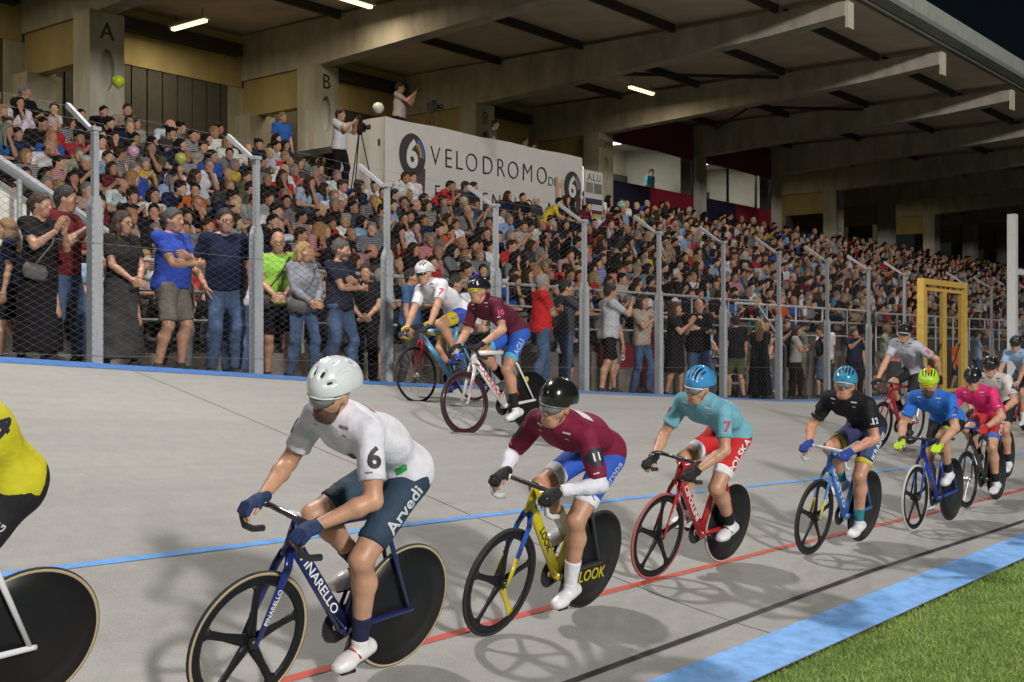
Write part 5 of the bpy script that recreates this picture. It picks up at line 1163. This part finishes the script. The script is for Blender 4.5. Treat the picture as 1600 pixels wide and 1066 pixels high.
for k, (cn, c, x, y, who, where) in enumerate(WHERE):
    STAND.append(dict(label='%s in %s top standing %s' % (who, cn, where), pos=(x, y), yaw=[-60, -110, -20, -90, -130, -75][k % 6], h=1.62 + .06 * (k % 4), f=who == 'woman', tc=c, bottom=['jeans', 'trousers', 'shorts'][k % 3], bc=[DG, BK, (.14, .13, .11)][k % 3], hair=['short', 'bob', 'short', 'long'][k % 4] if who == 'woman' else ['short', 'bald'][k % 2], hc=[(.03, .02, .015), (.08, .04, .02), (.2, .18, .16)][k % 3], arms=['cross', 'clasp', 'down', 'clap', 'phone', 'chin'][k % 6], hyaw=[10, -20, 25, 0][k % 4], vox=.016))
for sp in STAND: stander(sp)
# television cameras on tripods
def tv_camera(x, y, z, yaw, label):
    r = tag(empty('television_camera', (x, y, z), R(yaw)), label, 'camera', 'cameras on tripods'); r.scale = (.72, .72, .92)
    for k in range(3):
        g = 2.094 * k + .5; MB().tube([(.05 * math.cos(g), .05 * math.sin(g), 1.35), (.42 * math.cos(g), .42 * math.sin(g), 0)], .018, 6).build('tripod_leg', BLACKP, r)
    MB().box(-.22, .16, -.07, .07, 1.40, 1.60).build('camera_body', BLACKP, r); MB().tube([(.16, 0, 1.5), (.36, 0, 1.5)], [.05, .065], 12).build('lens', BLACKP, r, True)
    MB().box(-.06, .06, -.05, .05, 1.34, 1.398).build('pan_head', BLACKP, r); MB().box(-.05, .1, -.02, .02, 1.602, 1.68).build('handle', BLACKP, r)
tv_camera(18.0, 18.75, 5.12, -80, 'television camera on black tripod before the white shirt cameraman')
tv_camera(22.2, 20.5, 6.45, -60, 'second television camera right of the banner globe')
# balloons held in the crowd
def balloon(x, y, z, c, r, label):
    m = mat('balloon_' + key(c), c, .35, var=.04); o = MB().lathe([(.001, -1.12 * r), (.12 * r, -1.05 * r), (.5 * r, -.84 * r), (.88 * r, -.4 * r), (r, .05 * r), (.9 * r, .5 * r), (.6 * r, .86 * r), (.25 * r, 1.02 * r), (.001, 1.06 * r)], (0, 0, 0), 20, 'z').build('balloon', m, None, True)
    o.location = (x, y, z); tag(o, label, 'balloon', 'balloons in the crowd')
    MB().lathe([(.03, -1.17 * r), (.012, -1.12 * r), (.008, -1.08 * r)], (0, 0, 0), 8, 'z').build('balloon_knot', m, o)
balloon(12.64, 19.5, 6.67, (.42, .55, .02), .115, 'bright lime balloon in front of column A')
balloon(11.29, 17.0, 4.96, (.62, .36, .52), .10, 'pink balloon in the crowd near the second fence post')
balloon(12.2, 17.0, 4.96, (.50, .52, .12), .10, 'yellow green balloon in the crowd right of the pink one')
balloon(27.8, 18.6, 5.72, (.25, .55, .36), .14, 'mint green balloon below the poster')

# ================================================================== seated crowd
def seat_joints(pose, hy=0., lean=.0, fem=False):
    J = {}; l = {'up': .03, 'elbows': .30, 'cross': .05, 'chin': .22, 'clap': .08, 'back': -.06, 'phone': .10, 'lap': .12}[pose] + lean
    J['P'] = V(0, 0, .50); J['C'] = V(l * .75, 0, .50 + .31 * math.cos(l * 1.3)); up = unit(J['C'] - J['P'])
    J['N'] = J['C'] + up * .19; w = .165 if fem else .185
    J['S'] = [J['C'] + up * .135 + V(0, w, 0), J['C'] + up * .135 + V(0, -w, 0)]; J['bow'] = -.02
    hf = V(math.cos(hy), math.sin(hy), -.08); hf = unit(hf); hl = unit(np.cross(V(0, 0, 1), hf)); J['hf'] = hf; J['hu'] = np.cross(hf, hl); J['H'] = J['N'] + up * .12 + V(.04, 0, .02)
    J['T'] = [V(.02, .09, .48), V(.02, -.09, .48)]; J['K'] = [V(.43, .14, .50), V(.43, -.15, .50)]; J['A'] = [V(.40, .13, .09), V(.43, -.14, .09)]; J['tf'] = [V(1, 0, 0)] * 2
    J['W'] = []; J['E'] = []
    for i, s in enumerate((1, -1)):
        if pose == 'elbows': W = V(.52, .03 * s, .62); pl = V(.2, .5 * s, -1)
        elif pose == 'cross': W = J['C'] + V(.20, -.07 * s, -.05 + .02 * s); pl = V(-.1, .7 * s, -.7)
        elif pose == 'chin': W = (J['H'] + V(.05, .02, -.16)) if i == 0 else V(.40, -.03, .62); pl = V(.1, .4 * s, -1)
        elif pose == 'clap': W = V(.34, .03 * s, .86); pl = V(-.2, .6 * s, -1)
        elif pose == 'phone': W = V(.38, .05 * s, .90); pl = V(-.2, .6 * s, -1)
        elif pose == 'back': W = V(.10, .27 * s, .58); pl = V(-1, .5 * s, 0)
        else: W = V(.34, .11 * s, .62); pl = V(-.5, .7 * s, -.3)
        J['W'].append(W); J['E'].append(ik(J['S'][i], W, .295, .26, pl))
    return J
def seated(pose, hy, lean, fem, hair, v1, v2, legs=True):
    J = seat_joints(pose, hy, lean, fem); b = .93 if fem else 1.02
    if fem: J['bust'] = True
    lat, up, fw = body_axes(J)
    sk = [q for i in (0, 1) for q in armu(J, i) + armf(J, i) + [cone(J['W'][i], J['W'][i] + unit(J['W'][i] - J['E'][i]) * .09, .034, .03)]] + [cone(J['N'] - up * .05, J['H'], .055, .055)]
    A = [surf(sk, v1), surf(head(J), v2)]
    Hh = [surf(hair_prims(J, hair), v2)]; Hh = [(Hh[0][0] + rng.normal(0, .003, Hh[0][0].shape), Hh[0][1])]
    Sh = [surf(torso(J, .018, None, b) + pelvis(J, .01, [(V(0, 0, .46), V(0, 0, -1))]) + [q for i in (0, 1) for q in armu(J, i, .018, cut(J['S'][i], J['E'][i], .7))], v1)]
    Sh = [(folds(*Sh[0], .012, 24), Sh[0][1])]
    Tr = [surf(pelvis(J, .012, [(V(0, 0, .52), V(0, 0, 1))]) + [q for i in (0, 1) for q in thigh(J, i, .014) + shank(J, i, .014) + foot(J, i, .008)], v1)] if legs else []
    out = []; 
    for k, g in enumerate((A, Hh, Sh, Tr)):
        if g: v, f = join(g); out.append((v, f, k))
    return out
def combine(out):
    v, f = join([(a, b) for a, b, _ in out]); mi = np.concatenate([np.full(len(b), k) for a, b, k in out]); vk = np.concatenate([np.full(len(a), k) for a, b, k in out])
    return v, f, mi, vk
VAR = []      # (mesh, female, hair style)
POSES = [('elbows', -.3, 0, False, 'short'), ('up', .5, 0, False, 'short'), ('cross', -.1, .02, False, 'bald'), ('chin', .35, 0, True, 'long'), ('clap', .2, 0, True, 'bob'), ('lap', -.5, .03, True, 'tail'),
         ('elbows', .45, .03, False, 'bald'), ('back', .1, 0, False, 'short'), ('lap', .7, 0, True, 'long'), ('phone', -.2, 0, False, 'curly'), ('cross', .6, -.03, True, 'bob'), ('chin', -.55, .04, False, 'short'), ('lap', .15, .08, False, 'short'), ('elbows', .1, .06, True, 'curly')]
CM = [attr_mat('crowd_skin', 'skin_col', 'OBJECT', .55, .12, 20), attr_mat('crowd_hair', 'hair_col', 'OBJECT', .6, .4, 50), attr_mat('crowd_shirt', 'shirt_col', 'OBJECT', .85, .3, 13), attr_mat('crowd_trousers', 'trouser_col', 'OBJECT', .85, .25, 12)]
FARV = []
for p in POSES:
    v, f, mi, vk = combine(seated(*p, .021, .0125)); me = np_mesh('seated_person', v, f, True, mi)
    for m in CM: me.materials.append(m)
    VAR.append((me, p[3], p[4], p[0]))
    FARV.append(combine(seated(*p, .055, .034, False)))
SHIRT = [('white', (.62, .62, .64), 20), ('black', (.013, .012, .014), 23), ('navy', (.013, .020, .05), 14), ('royal blue', (.03, .085, .34), 5), ('light blue', (.25, .38, .56), 7), ('red', (.42, .025, .03), 7), ('maroon', (.12, .014, .025), 4),
         ('grey', (.17, .17, .18), 10), ('charcoal', (.045, .044, .048), 9), ('yellow', (.58, .42, .03), 2.4), ('orange', (.55, .11, .02), 1.6), ('beige', (.33, .28, .21), 5), ('turquoise', (.06, .26, .32), 1), ('pink', (.42, .22, .26), 1), ('olive', (.08, .085, .045), 2)]
SW = np.array([s[2] for s in SHIRT], float); SW /= SW.sum()
HAIR = [('black', (.012, .010, .009), 38), ('brown', (.040, .021, .012), 38), ('grey', (.20, .19, .18), 12), ('blond', (.30, .19, .08), 6), ('white', (.45, .44, .42), 6)]
HW = np.array([h[2] for h in HAIR], float); HW /= HW.sum()
SKIN = [(.50, .28, .18), (.45, .245, .155), (.55, .33, .22), (.38, .20, .12)]
TROU = [(.02, .02, .025), (.04, .065, .12), (.10, .09, .08), (.03, .03, .04), (.16, .15, .13)]
people = []
for i in range(NR):
    x = 4.6 + rng.uniform(0, .5)
    while x < 84:
        px, py, pz = x, RY + RD * i + .69 + rng.uniform(-.04, .04), RZ + RH * i
        x += .46 + abs(rng.normal(0, .07)) + (.5 if rng.uniform() < .05 else 0)
        if i >= 8 and 18.4 < px < 27.9:
            if i > 8: continue
            py = 18.60; pz += .16
        if i == NR - 1 and rng.uniform() < .35: continue
        d = .7775 * px + .629 * py; u = 800 + 1884 * (.629 * px - .7775 * py) / d; vh = 545 - 1884 * (pz + 1.0 - 1.78) / d
        if u < -25 or u > 1625: continue
        people.append((d, px, py, pz, i, u))
people.sort()
SEEN = {}
ORD = ['front', 'second', 'third', 'fourth', 'fifth', 'sixth', 'seventh', 'eighth', 'ninth', 'tenth', 'eleventh', 'twelfth', 'top']
PIDX = ['left of the first', 'between the first and second', 'between the second and third', 'between the third and fourth', 'between the fourth and fifth', 'between the fifth and sixth', 'between the sixth and seventh', 'past the seventh', 'past the eighth']
postu = [150, 400, 605, 775, 913, 1030, 1132]
near, far = people[:300], people[300:]
recs = []
for d, px, py, pz, i, u in near:
    k = int(rng.integers(len(VAR))); me, fem, hs, pose = VAR[k]
    s = int(rng.choice(len(SHIRT), p=SW)); h = int(rng.choice(len(HAIR), p=HW))
    if fem and HAIR[h][0] == 'white': h = 3
    o = bpy.data.objects.new('person', me); col.objects.link(o)
    o.location = (px, py, pz); o.rotation_euler = (0, 0, R(-90 + rng.normal(4, 16))); q = rng.uniform(.90, 1.02); o.scale = (q * rng.uniform(.95, 1.12), q * rng.uniform(.95, 1.1), q)
    jit = lambda c, a=.12: [float(x * (1 + rng.uniform(-a, a))) for x in c]
    o['stripe'] = float(rng.uniform(.5, .9)) if rng.uniform() < .18 else 0.0; o['shirt_col'] = jit(SHIRT[s][1]); o['hair_col'] = jit(HAIR[h][1]); o['skin_col'] = jit(SKIN[int(rng.integers(4))], .08); o['trouser_col'] = jit(TROU[int(rng.integers(5))])
    pi = sum(u > a for a in postu)
    recs.append((o, fem, hs, pose, SHIRT[s][0], HAIR[h][0], i, pi, u))
from collections import defaultdict
G = defaultdict(list)
for r in recs:
    o, fem, hs, pose, sc_, hc, i, pi, u = r
    who = 'woman' if fem else 'man'; hd = 'balding' if hs == 'bald' else (hc + ' haired')
    G['%s %s in %s, %s row, %s fence post' % (hd, who, sc_, ORD[i], PIDX[pi])].append(r)
for lab, rs in G.items():
    rs.sort(key=lambda r: r[8]); n = len(rs)
    for j, r in enumerate(rs):
        L = lab if n == 1 else ('%s %s' % (('leftmost' if j == 0 else 'rightmost' if j == n - 1 else 'middle'), lab))
        w = L.split()
        tag(r[0], 'seated ' + L if len(w) < 16 else ' '.join(L.replace(' row,', '-row seat,').split()[:16]), 'spectator', 'seated spectators in the grandstand')
# everyone farther back: one mass
VS, FS, CS, n = [], [], [], 0
for d, px, py, pz, i, u in far:
    v, f, mi, vk = FARV[int(rng.integers(len(FARV)))]
    s = int(rng.choice(len(SHIRT), p=SW)); h = int(rng.choice(len(HAIR), p=HW)); a = R(-90 + rng.normal(4, 18)); q = rng.uniform(.89, 1.02)
    ca, sa = math.cos(a) * q, math.sin(a) * q
    w = np.stack([v[:, 0] * ca - v[:, 1] * sa + px, v[:, 0] * sa + v[:, 1] * ca + py, v[:, 2] * q + pz], 1)
    pal = np.array([SKIN[int(rng.integers(4))], HAIR[h][1], SHIRT[s][1], TROU[int(rng.integers(5))]]) * rng.uniform(.88, 1.12)
    VS.append(w); FS.append(f + n); CS.append(pal[vk]); n += len(v)
VS, FS, CS = np.concatenate(VS), np.concatenate(FS), np.concatenate(CS)
me = np_mesh('crowd', VS, FS)
at_ = me.color_attributes.new('col', 'FLOAT_COLOR', 'POINT'); at_.data.foreach_set('color', np.concatenate([CS, np.ones((len(CS), 1))], 1).astype(np.float32).ravel())
me.materials.append(attr_mat('crowd_far', 'col', 'GEOMETRY', .8, .25, 12))
cw = link('crowd', me); tag(cw, 'dense mass of seated spectators farther along the grandstand', 'crowd', kind='stuff')
print('TRIS far', len(FS) * 2, 'people', len(people), 'total', sum(len(m.polygons) for m in bpy.data.meshes))
